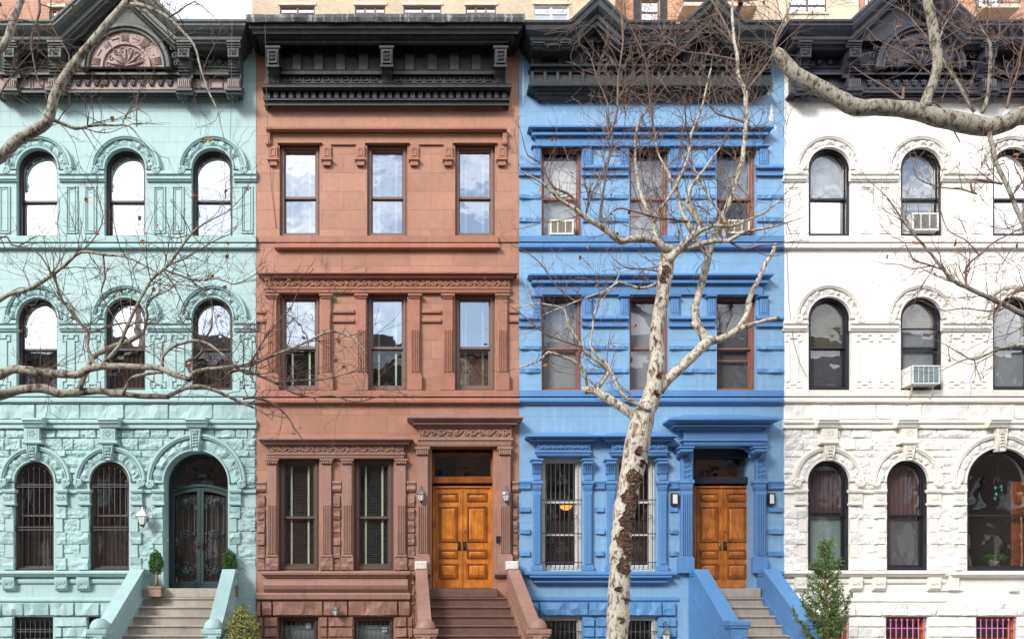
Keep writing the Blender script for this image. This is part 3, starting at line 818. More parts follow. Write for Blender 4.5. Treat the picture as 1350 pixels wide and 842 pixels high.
# ---------------------------------------------------------------- house shell
def shell(h, xl, xr, matname, holes, top=33):
    x0 = P(xl,0)[0]; x1 = P(xr,0)[0]; zt = P(0, top)[1]
    w = MB(); w.sheet(x0, x1, GZ, zt, holes, 0.0, .32)
    wall = w.build('wall', M[matname], h)
    b = MB(); b.add([(x0,0,GZ),(x0,14,GZ),(x0,14,zt),(x0,0,zt),(x1,0,GZ),(x1,14,GZ),(x1,14,zt),(x1,0,zt)], [(0,1,2,3),(4,5,6,7),(1,5,6,2)])
    b.build('party_wall', M[matname], h)
    r = MB(); r.wbox(x0+.01, x1-.01, .02, 13.9, zt-.5, zt-.35); r.build('roof', M['roof'], h)
    return wall
# ================================================================ arched houses (mint, white)
def arch_surround(par, cx, sy, ri, ro, mat, rock, top_n=7, key=None):
    m = MB()
    m.arc(cx, sy, [(ro-6.5,.03),(ro-6.5,.105),(ro-5.5,.115),(ro-4.6,.085),(ro-3.8,.12),(ro-1.2,.12),(ro,.07),(ro,-.01)], 2, 178, 30)
    m.arc(cx, sy, [(ri+.3,-.02),(ri+.3,.075),(ri+2,.075),(ri+2,.03)], 0, 180, 26)
    for s_ in (-1, 1):
        x = cx+s_*(ro-6)
        m.spiral(x, sy+1.5, 5.2, 1.2, 1.75, .11, .024, a0=90+s_*90*-1, sgn=-s_, n=22, k=5)
        m.disc(x, sy+1.5, 5.6, -.01, .10, 16, .01)
    o = m.build('arch_surround', mat, par)
    r = MB(); r.rockring(cx, sy, ri+2, ro-6, .03, .085, 0, 180, top_n, .045); r.build('rock_voussoirs', rock, o)
    return o
def keystone(par, cx, mat, w=24, top=551, blk=True, kb=605):
    m = MB()
    m.prism(cx-w/2, cx+w/2, [(top,.0),(top,.33),(top+2.5,.34),(top+4,.30),(top+6,.30),(top+9,.24),(top+12,.22),(top+13,.20),(top+13,0)])
    if blk:
        m.box(cx-w*.38, top+13, cx+w*.38, top+30, -.01, .18, .008)
        m.ring(*[[P(u,v,.19) for u, v in l] for l in ([(cx-7,top+27),(cx+7,top+27),(cx+7,top+15),(cx-7,top+15)], [(cx-5.8,top+25.8),(cx+5.8,top+25.8),(cx+5.8,top+16.2),(cx-5.8,top+16.2)])], -.19, -.17)
        for k in range(5): m.spiral(cx+3*math.cos(k*1.257), top+21+3*math.sin(k*1.257), 2, .6, 1, .185, .008, n=8, k=4)
        m.prism(cx-w/2+1, cx+w/2-1, [(top+30,0),(top+30,.21),(top+32,.24),(top+34,.22),(top+35,.17),(top+35,0)])
        y0 = top+35
    else: y0 = top+13
    # tapering face with leaf carving
    pa = [(cx-w*.28, y0),(cx+w*.28, y0),(cx+w*.19, kb),(cx-w*.19, kb)]
    m.poly(pa, -.01, .17)
    for s_ in (-1, 1):
        m.tube([V3(cx+s_*w*.24, y0+1, .18), V3(cx+s_*w*.16, kb-1, .18)], .012, 5)
        m.spiral(cx+s_*2.3, y0+4.5, 2.6, .6, 1.3, .185, .012, sgn=s_, n=12, k=4)
    n = int((kb-y0-8)/4)
    for k in range(n):
        y = y0+8+4*k
        for s_ in (-1, 1): m.tube([V3(cx, y, .18), V3(cx+s_*2.2, y-1, .195), V3(cx+s_*3.2, y+2.4, .175)], [.02,.018,.004], 5)
    return m.build('keystone', mat, par)
def coursed(m, xa, xb, ya, yb, avoid, rows, d1=.05, amp=.03, wmin=14, wmax=34):
    """rows of rock faced blocks, interrupted by circles (cx, cy, r) and rects"""
    y = ya
    i = 0
    while y < yb-3:
        hgt = rows[i % len(rows)]; i += 1
        y2 = min(y+hgt, yb)
        if yb-y2 < 4: y2 = yb
        # free spans
        spans = [(xa, xb)]
        for av in avoid:
            if len(av) == 3:
                cx, cy, r = av; dy = 0 if y <= cy <= y2 else min(abs(y-cy), abs(y2-cy))
                if y > cy: dy = 0
                if dy >= r: continue
                hw = math.sqrt(r*r-dy*dy); a, b = cx-hw, cx+hw
            else:
                a, b, c, e = av
                if y2 <= c or y >= e: continue
            ns = []
            for s0, s1 in spans:
                if b <= s0 or a >= s1: ns.append((s0, s1)); continue
                if a > s0: ns.append((s0, a))
                if b < s1: ns.append((b, s1))
            spans = ns
        for s0, s1 in spans:
            x = s0
            while x < s1-2:
                w = rnd.uniform(wmin, wmax)
                x2 = x+w
                if s1-x2 < wmin*.6: x2 = s1
                m.rock(x, y, x2, y2, -.02, d1+rnd.uniform(-.012, .015), amp); x = x2
        y = y2
def fret_panel(m, a, b, yt, yb, fancy):
    if not fancy:
        m.ring(*[[P(u,v,.03) for u, v in l] for l in ([(a,yb),(b,yb),(b,yt),(a,yt)], [(a+1.6,yb-1.6),(b-1.6,yb-1.6),(b-1.6,yt+1.6),(a+1.6,yt+1.6)])], -.03, .01)
        m.ring(*[[P(u,v,.02) for u, v in l] for l in ([(a+3,yb-3),(b-3,yb-3),(b-3,yt+3),(a+3,yt+3)], [(a+4,yb-4),(b-4,yb-4),(b-4,yt+4),(a+4,yt+4)])], -.018, .01)
    else:
        c = (a+b)/2; q = 4.2
        L = [(a,yt),(a,yt+8),(a+q,yt+8),(a+q,yb-8),(a,yb-8),(a,yb),(a+q+1.5,yb),(a+q+1.5,yb-4),(b-q-1.5,yb-4),(b-q-1.5,yb),(b,yb),(b,yb-8),(b-q,yb-8),(b-q,yt+8),(b,yt+8),(b,yt),(b-q-1.5,yt),(b-q-1.5,yt+4),(a+q+1.5,yt+4),(a+q+1.5,yt),(a,yt)]
        m.stroke(L, 1.5, -.01, .026)
def arch_house(h, T, mat, trim, rock, xl, xr, c3, r3, c1, r1, door_c, door_r, f3, f2, f1, keys, first_door=True):
    holes = []
    for cx in c3: holes.append(opening(cx-r3, 222-r3, cx+r3, 311, True)); holes.append(opening(cx-r3, 419-r3, cx+r3, 514, True))
    for cx in c1: holes.append(opening(cx-r1, 634-r1, cx+r1, 751.5, True))
    holes.append((opening(door_c-door_r, 636-door_r, door_c+door_r, 775 if first_door else 752, True), .6 if first_door else .32))
    bas = T['bas']
    for a, b in bas: holes.append(opening(a, 812.5, b, 866))
    wall = shell(h, xl, xr, mat, holes)
    mt, mr = M[trim], M[rock]
    # piers between the upper windows
    edges = [(xl, c3[0]-r3)]+[(c3[i]+r3, c3[i+1]-r3) for i in range(2)]+[(c3[2]+r3, xr)]
    for fl, (imp, sp, p0, p1, sl) in enumerate(((225,222,245,307,311),(422,419,441,510,514))):
        for cx in c3: arch_surround(h, cx, sp, r3, 46.5, mt, mr)
        for i, (a, b) in enumerate(edges):
            m = MB(); m.mould(a+(1 if i else 0), b-(1 if i < 3 else 0), [(imp,0),(imp,.10),(imp+2,.115),(imp+4,.115),(imp+5.5,.08),(imp+7,.07),(imp+8.5,.085),(imp+10.5,.085),(imp+12,.05),(imp+14,.045),(imp+14,0)], ret=False)
            m.build('impost_moulding', mt, h)
            pn = MB(); x0 = a+9 if i else a+2; x1 = b-9 if i < 3 else b-2
            w = x1-x0; k = 2
            if w < 34: k = 1
            if i == 0 and T.get('cutleft'): x0 = x1-15 if fl == 0 else x1-20; k = 1; w = x1-x0
            if i == 3 and w > 60: k = 2
            pw = 15.5 if fl == 0 else 20
            gap = (w-k*pw)/(k+ (0 if k > 1 else 1)) if k > 1 else 0
            for q in range(k):
                xa = x0+(w/2-pw/2 if k == 1 else (0 if q == 0 else w-pw))
                if k > 1: xa = x0+w/2-pw-4.5+q*(pw+9)
                fret_panel(pn, xa, xa+pw, p0, p1, fl == 1)
            pn.build('wall_panel', mt, h)
    # sill courses
    for y in (311, 514):
        m = MB(); m.mould(xl, xr, [(y+.2,0),(y+.2,.10),(y+.8,.105),(y+7.6,.105),(y+8.2,.10),(y+8.2,.05),(y+9.8,.05),(y+9.8,.075),(y+12,.105),(y+15,.105),(y+16.5,.06),(y+17.5,.05),(y+17.5,0)], ret=False); m.build('sill_course', mt, h)
    # rock faced frieze and belt above the parlour floor
    m = MB(); m.mould(xl, xr, [(553,0),(553,.10),(554.5,.11),(557,.11),(558,.06),(560,.06),(562,.09),(564,.09),(565,.04),(565,0)], ret=False); m.build('belt_course', mt, h)
    rk = MB(); x = xl; i = 0
    while x < xr-5:
        x2 = min(x+58.5*T['sx'], xr); rk.rock(x, 532, x2, 552.5, -.02, .045, .03, .09); x = x2
    big = c1+[door_c]
    ri1 = r1+2.5; ro1 = 47.5
    rows = [11.5, 16, 9, 14, 8, 15, 10]
    avoid = [(cx, 634, 36) for cx in c1]+[(door_c, 636, door_r+11)]
    avoid += [(cx-r1, cx+r1, 630, 760) for cx in c1]+[(door_c-door_r, door_c+door_r, 630, 790)]
    coursed(rk, xl+.5, xr-.5, 565.5, 644, avoid, rows)
    # quoined jambs: full rock faced blocks alternating with flat ones that stand back
    gaps = [(xl, c1[0]-r1), (c1[0]+r1, c1[1]-r1), (c1[1]+r1, door_c-door_r), (door_c+door_r, xr)]
    fl_ = MB(); imp = MB()
    for gi, (a, b) in enumerate(gaps):
        qa = [] if gi == 0 else [(a, a+16.5, a+11.5)]
        qb = [] if gi == 3 else [(b-16.5, b, b-11.5)]
        y = 666.5; k = 0
        while y < 750:
            y2 = min(y+17, 751.5)
            if k % 2 == 0:
                for q in qa: rk.rock(q[0]+.6, y, q[1], y2, -.02, .075, .035, .06)
                for q in qb: rk.rock(q[0], y, q[1]-.6, y2, -.02, .075, .035, .06)
            else:
                for q in qa: fl_.box(q[0]+.6, y, q[2], y2, -.02, .045, .006)
                for q in qb: fl_.box(q[2], y, q[1]-.6, y2, -.02, .045, .006)
            y = y2; k += 1
        ma = a+(0 if gi == 0 else 12); mb_ = b-(0 if gi == 3 else 12)
        if mb_-ma > 4: coursed(rk, ma, mb_, 666.5, 751.5, [], [17], .03, .025, 22, 26)
        # imposts
        for q in qa+qb:
            imp.mould(q[0]+.5, q[1]+1, [(644.5,0),(644.5,.15),(646,.155),(648.5,.14),(650,.10),(650,0)])
            imp.box(q[0]+1, 650, q[1]+.2, 661.5, -.02, .09, .006)
            c_ = (q[0]+q[1])/2
            for s_ in (-1, 0, 1): imp.spiral(c_+s_*4.6, 656, 3, .8, 1.3, .095, .012, sgn=1 if s_ else -1, a0=s_*90, n=12, k=4)
            imp.mould(q[0]+.5, q[1]+.8, [(661.5,0),(661.5,.10),(663,.125),(665,.12),(666.3,.09),(666.3,0)])
        imp.mould(ma+(4 if gi else 0), mb_-(4 if gi < 3 else 0), [(645,0),(645,.06),(649,.06),(650,.03),(650,0)], ret=False)
    rk.build('rock_faced_stonework', mr, h); fl_.build('jamb_stones', mt, h); imp.build('impost_capitals', mt, h)
    for cx in c1: arch_surround(h, cx, 634, r1, ro1, mt, mr, 7)
    arch_surround(h, door_c, 636, door_r, 66, mt, mr, 9)
    for kx, kb, blk in keys: keystone(h, kx, mt, 27, 550.5, blk, kb)
    # basement band
    m = MB(); xe = T['xe']; xs = T.get('xs', xl)
    m.mould(xs, xe, [(752,0),(752,.17),(753.5,.19),(755.5,.19),(757,.15),(759,.12),(760,.07),(760,0)], right=T.get('mitre', True), left=False)
    m.build('sill_course', mt, h)
    m = MB(); m.mould(xs, xe-3, [(763,0),(763,.05),(765,.06),(768,.05),(768.5,.025),(768.5,0)], ret=False)
    m.mould(xs, xe, [(786.5,0),(787.5,.035),(789,.06),(791,.065),(792.5,.05),(793,0)], ret=False); m.build('string_moulding', mt, h)
    for c in T['consoles']:
        k = MB(); k.prism(c-8, c+8, [(760.3,0),(760.3,.13),(763,.135),(770,.12),(776,.10),(778,.06),(778,0)])
        for s_ in (-1, 1): k.spiral(c+s_*3.4, 767, 3.1, .8, 1.3, .128, .012, sgn=s_, n=12, k=4)
        k.stroke([(c-6.3,762.5),(c+6.3,762.5),(c+6.3,774.5),(c-6.3,774.5),(c-6.3,762.5)], 1, .09, .128)
        k.build('console', mt, h)
    m = MB(); x = T['x0b']; ws = T['ws']; i = 0
    while x < T['xeb']-2:
        x2 = min(x+ws[i % len(ws)], T['xeb']); m.rock(x, 793.5, x2, 811.5, -.02, .11, .04, .09); x = x2; i += 1
    # blocks between the basement windows
    ed = [T['x0b']]+[q for ab in bas for q in ab]+[T['xeb']]
    for a, b in zip(ed[::2], ed[1::2]):
        if b-a < 3: continue
        y = 812.3
        i = 0
        while y < 866:
            y2 = y+13.6; x = a+.4
            mid = a+(b-a)*(.25 if i % 2 else 1)
            for p, q in ((a+.4, mid), (mid, b-.4)):
                if q-p > 3: m.rock(p, y, q, y2, -.02, .075, .035, .08)
            y = y2; i += 1
    m.build('rock_faced_base', mr, h)
    return wall

# ---------------------------------------------------------------- MINT
HL = P(163, 0)[0]
mint = thing('row_house', (HL, 0, GZ), 'pale mint row house with arched windows and a dark iron double door', 'house', 'terraced row houses')
c3 = [48.5, 164.5, 279.5]; r3 = 27; c1 = [44.8, 144]; r1 = 26.2
arch_house(mint, dict(bas=[(17,70),(115,147)], sx=1, consoles=[10,79.5,108.5], xe=172, x0b=-12, xeb=160, ws=[13,29,34,33,34,33], cutleft=True), 'mint', 'mint_trim', 'mint_rock', -12, 337.3,
           c3, r3, c1, r1, 258, 42.5, None, None, None, [(41.5,606,True),(141.5,606,True),(257,594,False)])
K3 = dict(fm=M['fr_umber'], arch=True, rec=.20, ft=.05, sw=.042)
for i, cx in enumerate(c3):
    window(mint, cx-r3, 222-r3, cx+r3, 311, meet=260, gl=['g_mirror','g_mirror','g_mirror'][i], gl2=['g_mirror','g_bright','g_mirror'][i], back=[('shade','shade_white',190,311)], **K3)
    window(mint, cx-r3, 419-r3, cx+r3, 514, meet=457, gl='g_mirror', gl2=['g_mid','g_dark','g_dark'][i], back=[('curtain','curtain_brown',392,514)], **K3)
for i, cx in enumerate(c1):
    w = window(mint, cx-r1, 634-r1, cx+r1, 751.5, M['fr_darkbrown'], True, .16, 678, 'g_dark', [('curtain','curtain_brown',690,752)], .05, .04)
    xs = [cx+(k-3)*7.3 for k in range(7)]
    grille(w, xs, 0, 751, (638.5,641.5,694.5,698,749), M['iron'], d=-.05, spear=lambda x, cx=cx: 637-math.sqrt(max(0, 21.0**2-(x-cx)**2))*.85, ax=cx-r1+1, bx=cx+r1-1)
for a, b in ((17,70),(115,147)):
    w = window(mint, a, 812.5, b, 866, M['fr_umber'], False, .16, 842, 'g_dark', None, .04, .035)
    grille(w, [a+4+k*6.4 for k in range(int((b-a-6)/6.4)+1)], 817, 866, (829,832), M['iron'], d=-.04, ax=a, bx=b)
# arched iron door
def iron_door(par):
    cx, r, sy = 258, 42.5, 636
    x0 = P(cx-r,0)[0]; x1 = P(cx+r,0)[0]; zt = P(0,sy-r)[1]; zb = P(0,775)[1]
    y = .46
    fr = MB(); fr.ring(outline(x0,x1,zb,zt,True), outline(x0,x1,zb,zt,True,.06), y-.04, y+.06)
    zc = zb+2.28; w = x1-x0
    pts = [(x0+.05+(w-.1)*k/16, zc+.15*math.sin(math.pi*k/16)) for k in range(17)]
    for dy, th in ((-.06,.045),(-.03,.085)):
        n = len(pts); vs = []
        for a, b in pts: vs += [(a,y+dy,b+th/2),(a,y+dy,b-th/2),(a,y+.04,b-th/2),(a,y+.04,b+th/2)]
        fr.add(vs, [(4*i+j, 4*i+(j+1)%4, 4*i+4+(j+1)%4, 4*i+4+j) for i in range(n-1) for j in range(4)])
    d = fr.build('door', M['iron_green'], par); d['label'] = 'dark green wrought iron double door with scrollwork'
    t = MB(); o = outline(x0+.06,x1-.06,zc,zt-.06,True); flat(t, o, y+.03); t.build('transom_pane', M['g_dark'], d, recalc=False)
    rm = MB(); a,b,c,e = x0-.05,x1+.05,zb-.02,zt+.02; ya = .58; yb = 2
    rm.add([(a,ya,c),(b,ya,c),(b,ya,e),(a,ya,e),(a,yb,c),(b,yb,c),(b,yb,e),(a,yb,e)], [(4,5,6,7),(0,4,7,3),(5,1,2,6),(7,6,2,3),(0,1,5,4)])
    rm.build('interior', M['interior'], d, recalc=False)
    cu = MB(); vs = []
    for k in range(61):
        x = x0+.05+(w-.1)*k/60; q = .02*math.sin(k*.9); vs += [(x,.56+q,zb+.05),(x,.56+q,zc+.1)]
    cu.add(vs, [(2*k,2*k+2,2*k+3,2*k+1) for k in range(60)], True); cu.build('curtain', M['curtain_brown'], d, recalc=False)
    mid = (x0+x1)/2
    for s_ in (-1, 1):
        a, b = (x0+.065, mid-.004) if s_ < 0 else (mid+.004, x1-.065)
        ztf = lambda x: zc-.035+.15*math.sin(math.pi*(x-x0-.05)/(w-.1))
        st = .075; L = MB()
        L.wbox(a, a+st, y-.03, y+.02, zb+.02, ztf(a+st/2)); L.wbox(b-st, b, y-.03, y+.02, zb+.02, ztf(b-st/2)); L.wbox(a+st, b-st, y-.03, y+.02, zb+.02, zb+.17, .01)
        n = 10; vs = []
        for k in range(n+1):
            x = a+st+(b-a-2*st)*k/n; vs += [(x,y-.028,ztf(x)),(x,y-.028,ztf(x)-.09),(x,y+.018,ztf(x)-.09),(x,y+.018,ztf(x))]
        L.add(vs, [(4*i+j, 4*i+(j+1)%4, 4*i+4+(j+1)%4, 4*i+4+j) for i in range(n) for j in range(4)])
        lf = L.build('door_leaf', M['iron_green'], d)
        g = MB(); flat(g, [(a+st,zb+.17),(b-st,zb+.17),(b-st,zc-.07),(a+st,zc-.07)], y+.03); g.build('pane', M['g_dark'], d, recalc=False)
        S = MB(); xa, xb_ = a+st, b-st; c = (xa+xb_)/2; W = xb_-xa; yy = y-.012
        def sp(cx_, cz, r0, r1_, turns, a0, sgn):
            pts = []
            for i in range(20):
                tt = i/19; an = R(a0)+sgn*2*math.pi*turns*tt; rr = r0+(r1_-r0)*tt; pts.append((cx_+rr*math.cos(an), yy, cz+rr*math.sin(an)))
            S.tube(pts, .0095, 5)
        for q in (.12,.37,.63,.88): S.tube([(xa+W*q,yy,zb+.17),(xa+W*q,yy,ztf(xa+W*q)-.16)], .008, 5)
        zm = zb+1.28
        S.tube([(xa,yy,zm),(xb_,yy,zm)], .010, 5); S.tube([(xa,yy,zm+.03),(xb_,yy,zm+.03)], .006, 5)
        S.tube([(c+.07*math.cos(k*.5236),yy-.01,zm+.015+.085*math.sin(k*.5236)) for k in range(13)], .012, 5)
        for q in (.12,.88): S.tube([(xa+W*q,yy,zm-.08),(xa+W*q,yy-.02,zm),(xa+W*q,yy,zm+.1)], [.006,.028,.006], 6)
        for z, sg in ((zb+.40, 1), (zc-.22, -1)):
            for s2 in (-1, 1):
                sp(c+s2*W*.24, z, .105, .02, 1.5, 90*sg, s2*sg); sp(c+s2*W*.40, z+sg*.13, .06, .015, 1.4, 90*sg, -s2*sg)
                S.tube([(c+s2*W*.24-s2*.1,yy,z+.02*sg),(c+s2*.02,yy,z+.14*sg),(c+s2*.055,yy,z+.2*sg),(c,yy,z+.25*sg)], .010, 5)
            S.tube([(c,yy-.01,z-.1*sg),(c,yy-.015,z+.06*sg),(c,yy,z+.15*sg)], [.006,.035,.006], 6)
            for s2 in (-1,1): S.tube([(c,yy-.01,z-.08*sg),(c+s2*.05,yy-.01,z+.0*sg),(c+s2*.075,yy,z+.06*sg)], [.006,.025,.004], 5)
        S.build('scroll_grille', M['iron_green'], lf)
        hh = MB(); hx = mid+s_*.045; hh.wbox(hx-.02, hx+.02, y-.045, y-.03, zb+.93, zb+1.10, .004); hh.tube([(hx,y-.04,zb+1.0),(hx,y-.08,zb+1.0),(hx+s_*.11,y-.085,zb+.995)], .010, 6)
        hh.build('door_handle', M['bronze'], lf)
    # side reveal bell plates
    b2 = MB(); xr_ = P(cx-r,0)[0]
    for z, hh_ in ((zb+1.42,.07),(zb+1.28,.09),(zb+1.10,.12)): b2.wbox(xr_+.001, xr_+.016, .30, .35, z, z+hh_-.03, .003)
    b2.build('bell_plate', M['ac'], par)
iron_door(mint)
sb = stoop(mint, 194, 292, 184, 303, 133, 282, 'mint_trim', 'step_grey', 'step_grey', True, sillx=(190,306))
arch_cornice(mint, M['mint_cornice'], M['mint_pink'], [(1,22),(60,84),(231,253),(297,318)], 165, -10, 325, -8, 317, None, -14, 325)

# ---------------------------------------------------------------- WHITE
HL = P(1210, 0)[0]
white = thing('row_house', (HL, 0, GZ), 'white row house with black arched windows and pink basement bars', 'house', 'terraced row houses')
c3 = [1094, 1215.5, 1337]; r3 = 28; c1 = [1093, 1197]; r1 = 27.8
arch_house(white, dict(bas=[(1075,1121),(1168,1224),(1287,1342.5)], sx=1.04, consoles=[1057,1130,1160.5,1233.5], xe=1250, xs=1035, x0b=1035, xeb=1396, ws=[30,46,18,34,35,32,7,34,38,34], mitre=True), 'white', 'white_trim', 'white_rock', 1034.2, 1398,
           c3, r3, c1, r1, 1321, 46, None, None, None, [(1094.5,606,True),(1199.5,606,True),(1321.5,594,False)], first_door=False)
KW = dict(fm=M['fr_black'], arch=True, rec=.13, ft=.06, sw=.045)
bk3 = [[('shade','shade_grey',196,311)], [('shade','shade_grey',196,270)], [('shade','shade_white',196,262)]]
g3 = ['g_mid','g_mid','g_mirror']; g32 = ['g_bright','g_mid','g_dark']
for i, cx in enumerate(c3):
    window(white, cx-r3, 222-r3, cx+r3, 311, meet=259, gl=g3[i], gl2=g32[i], back=bk3[i], **KW)
bk2 = [[('blind','shade_tan',391,455),('shade','shade_mid',458,514)], [('blind','shade_tan',391,431),('shade','shade_grey',431,514)], [('blind','shade_grey',391,457),('shade','shade_grey',457,514)]]
for i, cx in enumerate(c3):
    window(white, cx-r3, 419-r3, cx+r3, 514, meet=456, gl='g_dark', back=bk2[i], rails=(431,) if i == 1 else (), **KW)
bk1 = [[('curtain','curtain_plum',612,674),('shade','shade_teal',679,745),('shade','shade_teal',609,617)], [('curtain','curtain_plum',612,677),('shade','shade_mid',680,748)]]
for i, cx in enumerate(c1):
    window(white, cx-r1, 634-r1, cx+r1, 751.5, meet=678, gl='g_dark', back=bk1[i], **KW)
bw = window(white, 1275, 590, 1367, 752, M['fr_black'], True, .13, 678, 'g_dark', None, .06, .035)
# dark oak shutter inside the window, on the right side
m = MB(); a = P(1347,0)[0]; m.wbox(a, a+.5, .30, .36, P(0,745)[1], P(0,632)[1], .02)
for k in range(4): m.wbox(a+.05, a+.3, .28, .30, P(0,738-26*k)[1], P(0,716-26*k)[1], .01)
m.build('shutter', M['oak_dark'], bw)
gr = grille(bw, [], 0, 0, (), M['iron']) if False else None
m = MB(); m.mould(1256, 1398, [(753.5,0),(753.5,.17),(755,.19),(757,.19),(758.5,.15),(760,.12),(761,.07),(761,0)], right=False); m.box(1251.5, 757, 1265, 777.5, -.01, .10, .006); m.mould(1240, 1270, [(775,0),(775.5,.05),(778,.05),(778.5,0)], ret=False)
m.box(1333, 771, 1344, 779, -.01, .10, .006); m.build('window_sill', M['white_trim'], white)
for a, b in ((1075,1121),(1168,1224),(1287,1342.5)):
    w = window(white, a, 812.5, b, 866, M['oak2'], False, .20, 842, 'g_dark', [('shade','curtain_brown',812,866)], .05, .035)
    grille(w, [a+6+k*7.35 for k in range(int((b-a-8)/7.35)+1)], 817, 866, (827.5,), M['pink_iron'], d=-.05, r=.012, ax=a+1, bx=b-1, spear=lambda x: 819)
arch_cornice(white, M['violet_black'], M['violet_black'], [(1052,1073),(1117,1139),(1296,1318),(1366,1388)], 1216.5, 0, 0, 1043, 1394, None, 1039, 1402)
# ================================================================ BROWN
def pilaster(par, a, b, cap, base_, bot, mat, rockbase=None, dent=False, fl0=30, fl1=3, d=.10, nfl=4, capm=None, basew=2.5, name='pilaster', console=None):
    """a,b shaft px; cap (top,bottom) py; base top; bottom"""
    m = MB(); ct, cb = cap
    m.box(a, cb, b, base_, -.01, d, .008)
    m.mould(a-2.5, b+2.5, [(ct,0),(ct,d+.07),(ct+(cb-ct)*.3,d+.07),(ct+(cb-ct)*.4,d+.045),(ct+(cb-ct)*.7,d+.035),(cb,d+.012),(cb,0)])
    if dent:
        n = 6
        for k in range(n):
            x = a-1+(b-a+2)*k/n; m.box(x+.3, ct+(cb-ct)*.42, x+(b-a+2)/n-.5, cb-.4, d, d+.06, .004)
    w = b-a
    y0, y1 = cb+fl0, base_-fl1
    if nfl:
        for k in range(nfl+1):   # ribs between the flutes
            x = a+2+(w-4)*k/nfl
            m.box(x-.75, y0, x+.75, y1, d-.001, d+.035, .006)
    m.mould(a-1.2, b+1.2, [(base_-2.5,0),(base_-2.5,d+.012),(base_-1.2,d+.03),(base_,d+.03),(base_,0)])
    if not rockbase: m.box(a-basew, base_+.1, b+basew, bot, -.01, d+.035, .01)
    o = m.build(name, mat, par)
    if rockbase:
        r = MB(); r.rock(a-basew, base_+.1, b+basew, bot, -.01, d+.04, .025, .06); r.build('rock_faced_base', rockbase, o)
    return o
HL = P(511, 0)[0]
brown = thing('row_house', (HL, 0, GZ), 'reddish brownstone row house with black dentilled cornice and orange oak door', 'house', 'terraced row houses')
W3 = [(368.5,421.5),(484,537),(600,653)]
hol = [opening(a,188.5,b,310.5) for a, b in W3]+[opening(a,386,b,514) for a, b in W3]
W1 = [(367,420.6),(466.3,519)]
hol += [opening(a,604,b,752) for a, b in W1]+[(opening(569.5,588,650.6,775),.5)]+[opening(a,812.5,b,866) for a, b in ((367,419.5),(466.6,519))]
shell(brown, 337.5, 684.3, 'brown', hol)
bt, br_, bl = M['brown_trim'], M['brown_rock'], M['brown_low']
# top floor
m = MB(); m.mould(350, 669, [(166.5,0),(166.5,.16),(168,.17),(170,.165),(171.5,.12),(173,.10),(174,.06),(174,0)])
for a, b in ((350,356.5),(662.5,669)):
    m.box(a+.5, 174, b-.5, 186, -.01, .09, .01); m.disc((a+b)/2, 187, 3.8, -.01, .11, 14, .02)
m.build('string_course', bt, brown)
for i, (a, b) in enumerate(W3):
    m = MB()
    m.mould(a-3, b+3, [(186.5,0),(186.5,.08),(188.3,.08),(188.3,0)])
    for s0, s1 in ((a-15,a-3),(b+3,b+15)):
        m.box(s0, 192, s1, 208, -.01, .06, .008)
        m.ring(*[[P(u,v,.08) for u, v in l] for l in ([(s0+3,205),(s1-3,205),(s1-3,195),(s0+3,195)], [(s0+4,204),(s1-4,204),(s1-4,196),(s0+4,196)])], -.075, -.05)
        m.mould(s0-1.5, s1+1.5, [(208,0),(208,.12),(210,.125),(211.5,.10),(212,.085),(217.5,.08),(219,.05),(219,0)])
    m.build('window_ears', bt, brown)
for a, b in ((436,468),(552,584)):
    m = MB(); m.mould(a, b, [(188,0),(188,.05),(190.5,.05),(191.5,.02),(191.5,0)]); m.build('lintel_moulding', bt, brown)
for i, (a, b) in enumerate(W3):
    window(brown, a, 188.5, b, 310.5, M['fr_brown'], False, .16, 256.5, 'g_bright', [('blind','slat',200,308,'tape')], .07, .05)
    window(brown, a, 386, b, 514, M['fr_brown'], False, .18, 455.5, 'g_bright' if i else 'g_bright', [('blind','slat',395,510,'tape')], .075, .055, gl2='g_dark' if i < 2 else 'g_bright')
m = MB(); m.box(337.6, 310.7, 684.2, 319, -.01, .035, .006); m.build('sill_course', bt, brown)
m = MB(); m.mould(361.5, 659.5, [(310.6,0),(310.6,.10),(319,.10),(319.2,.06),(320.5,.06),(320.5,.085),(323,.14),(326,.14),(328,.08),(329.5,.06),(329.5,0)]); m.build('window_sill', bt, brown)
# second floor entablature
def carved_hood(par, xl, xr, yt, yc, yf, yb, wash, dm, mat, vine_mat=None, frl=None, name='hood', vamp=3.6, ydrop=0):
    """yt top, yc bottom of cornice, yf bottom of carved frieze, yb bottom of architrave"""
    m = MB(); h1 = yc-yt
    m.mould(xl, xr, [(yt-wash*.7,0),(yt,dm-.02),(yt+h1*.03,dm),(yt+h1*.17,dm),(yt+h1*.18,dm-.03),(yt+h1*.30,dm*.90-.03),(yt+h1*.46,dm*.72-.02),(yt+h1*.52,dm*.64),(yt+h1*.56,dm*.64),(yt+h1*.57,dm*.69),(yt+h1*.70,dm*.69),(yt+h1*.71,dm*.50),(yt+h1*.80,dm*.50),(yt+h1*.82,dm*.44),(yc,dm*.34),(yc,0)])
    dx = dm*PX*.62
    a, b = xl+dx, xr-dx
    m.box(a+1, yc, b-1, yf, -.01, dm*.33, .006)
    m.mould(a-1, b+1, [(yf,0),(yf,dm*.42),(yf+(yb-yf)*.25,dm*.44),(yf+(yb-yf)*.45,dm*.36),(yf+(yb-yf)*.8,dm*.34),(yb,dm*.30),(yb,0)])
    o = m.build(name, mat, par)
    if vamp:
        v = MB(); cy = (yc+yf)/2; v.vine(a+4, b-4, cy, vamp*.72, vamp*2.1, dm*.33+.014, .022)
        v.stroke([(a+2,yc+.8),(b-2,yc+.8),(b-2,yf-.8),(a+2,yf-.8),(a+2,yc+.8)], 1.1, dm*.3, dm*.33+.018); v.build('carved_frieze', vine_mat or mat, o)
    return o
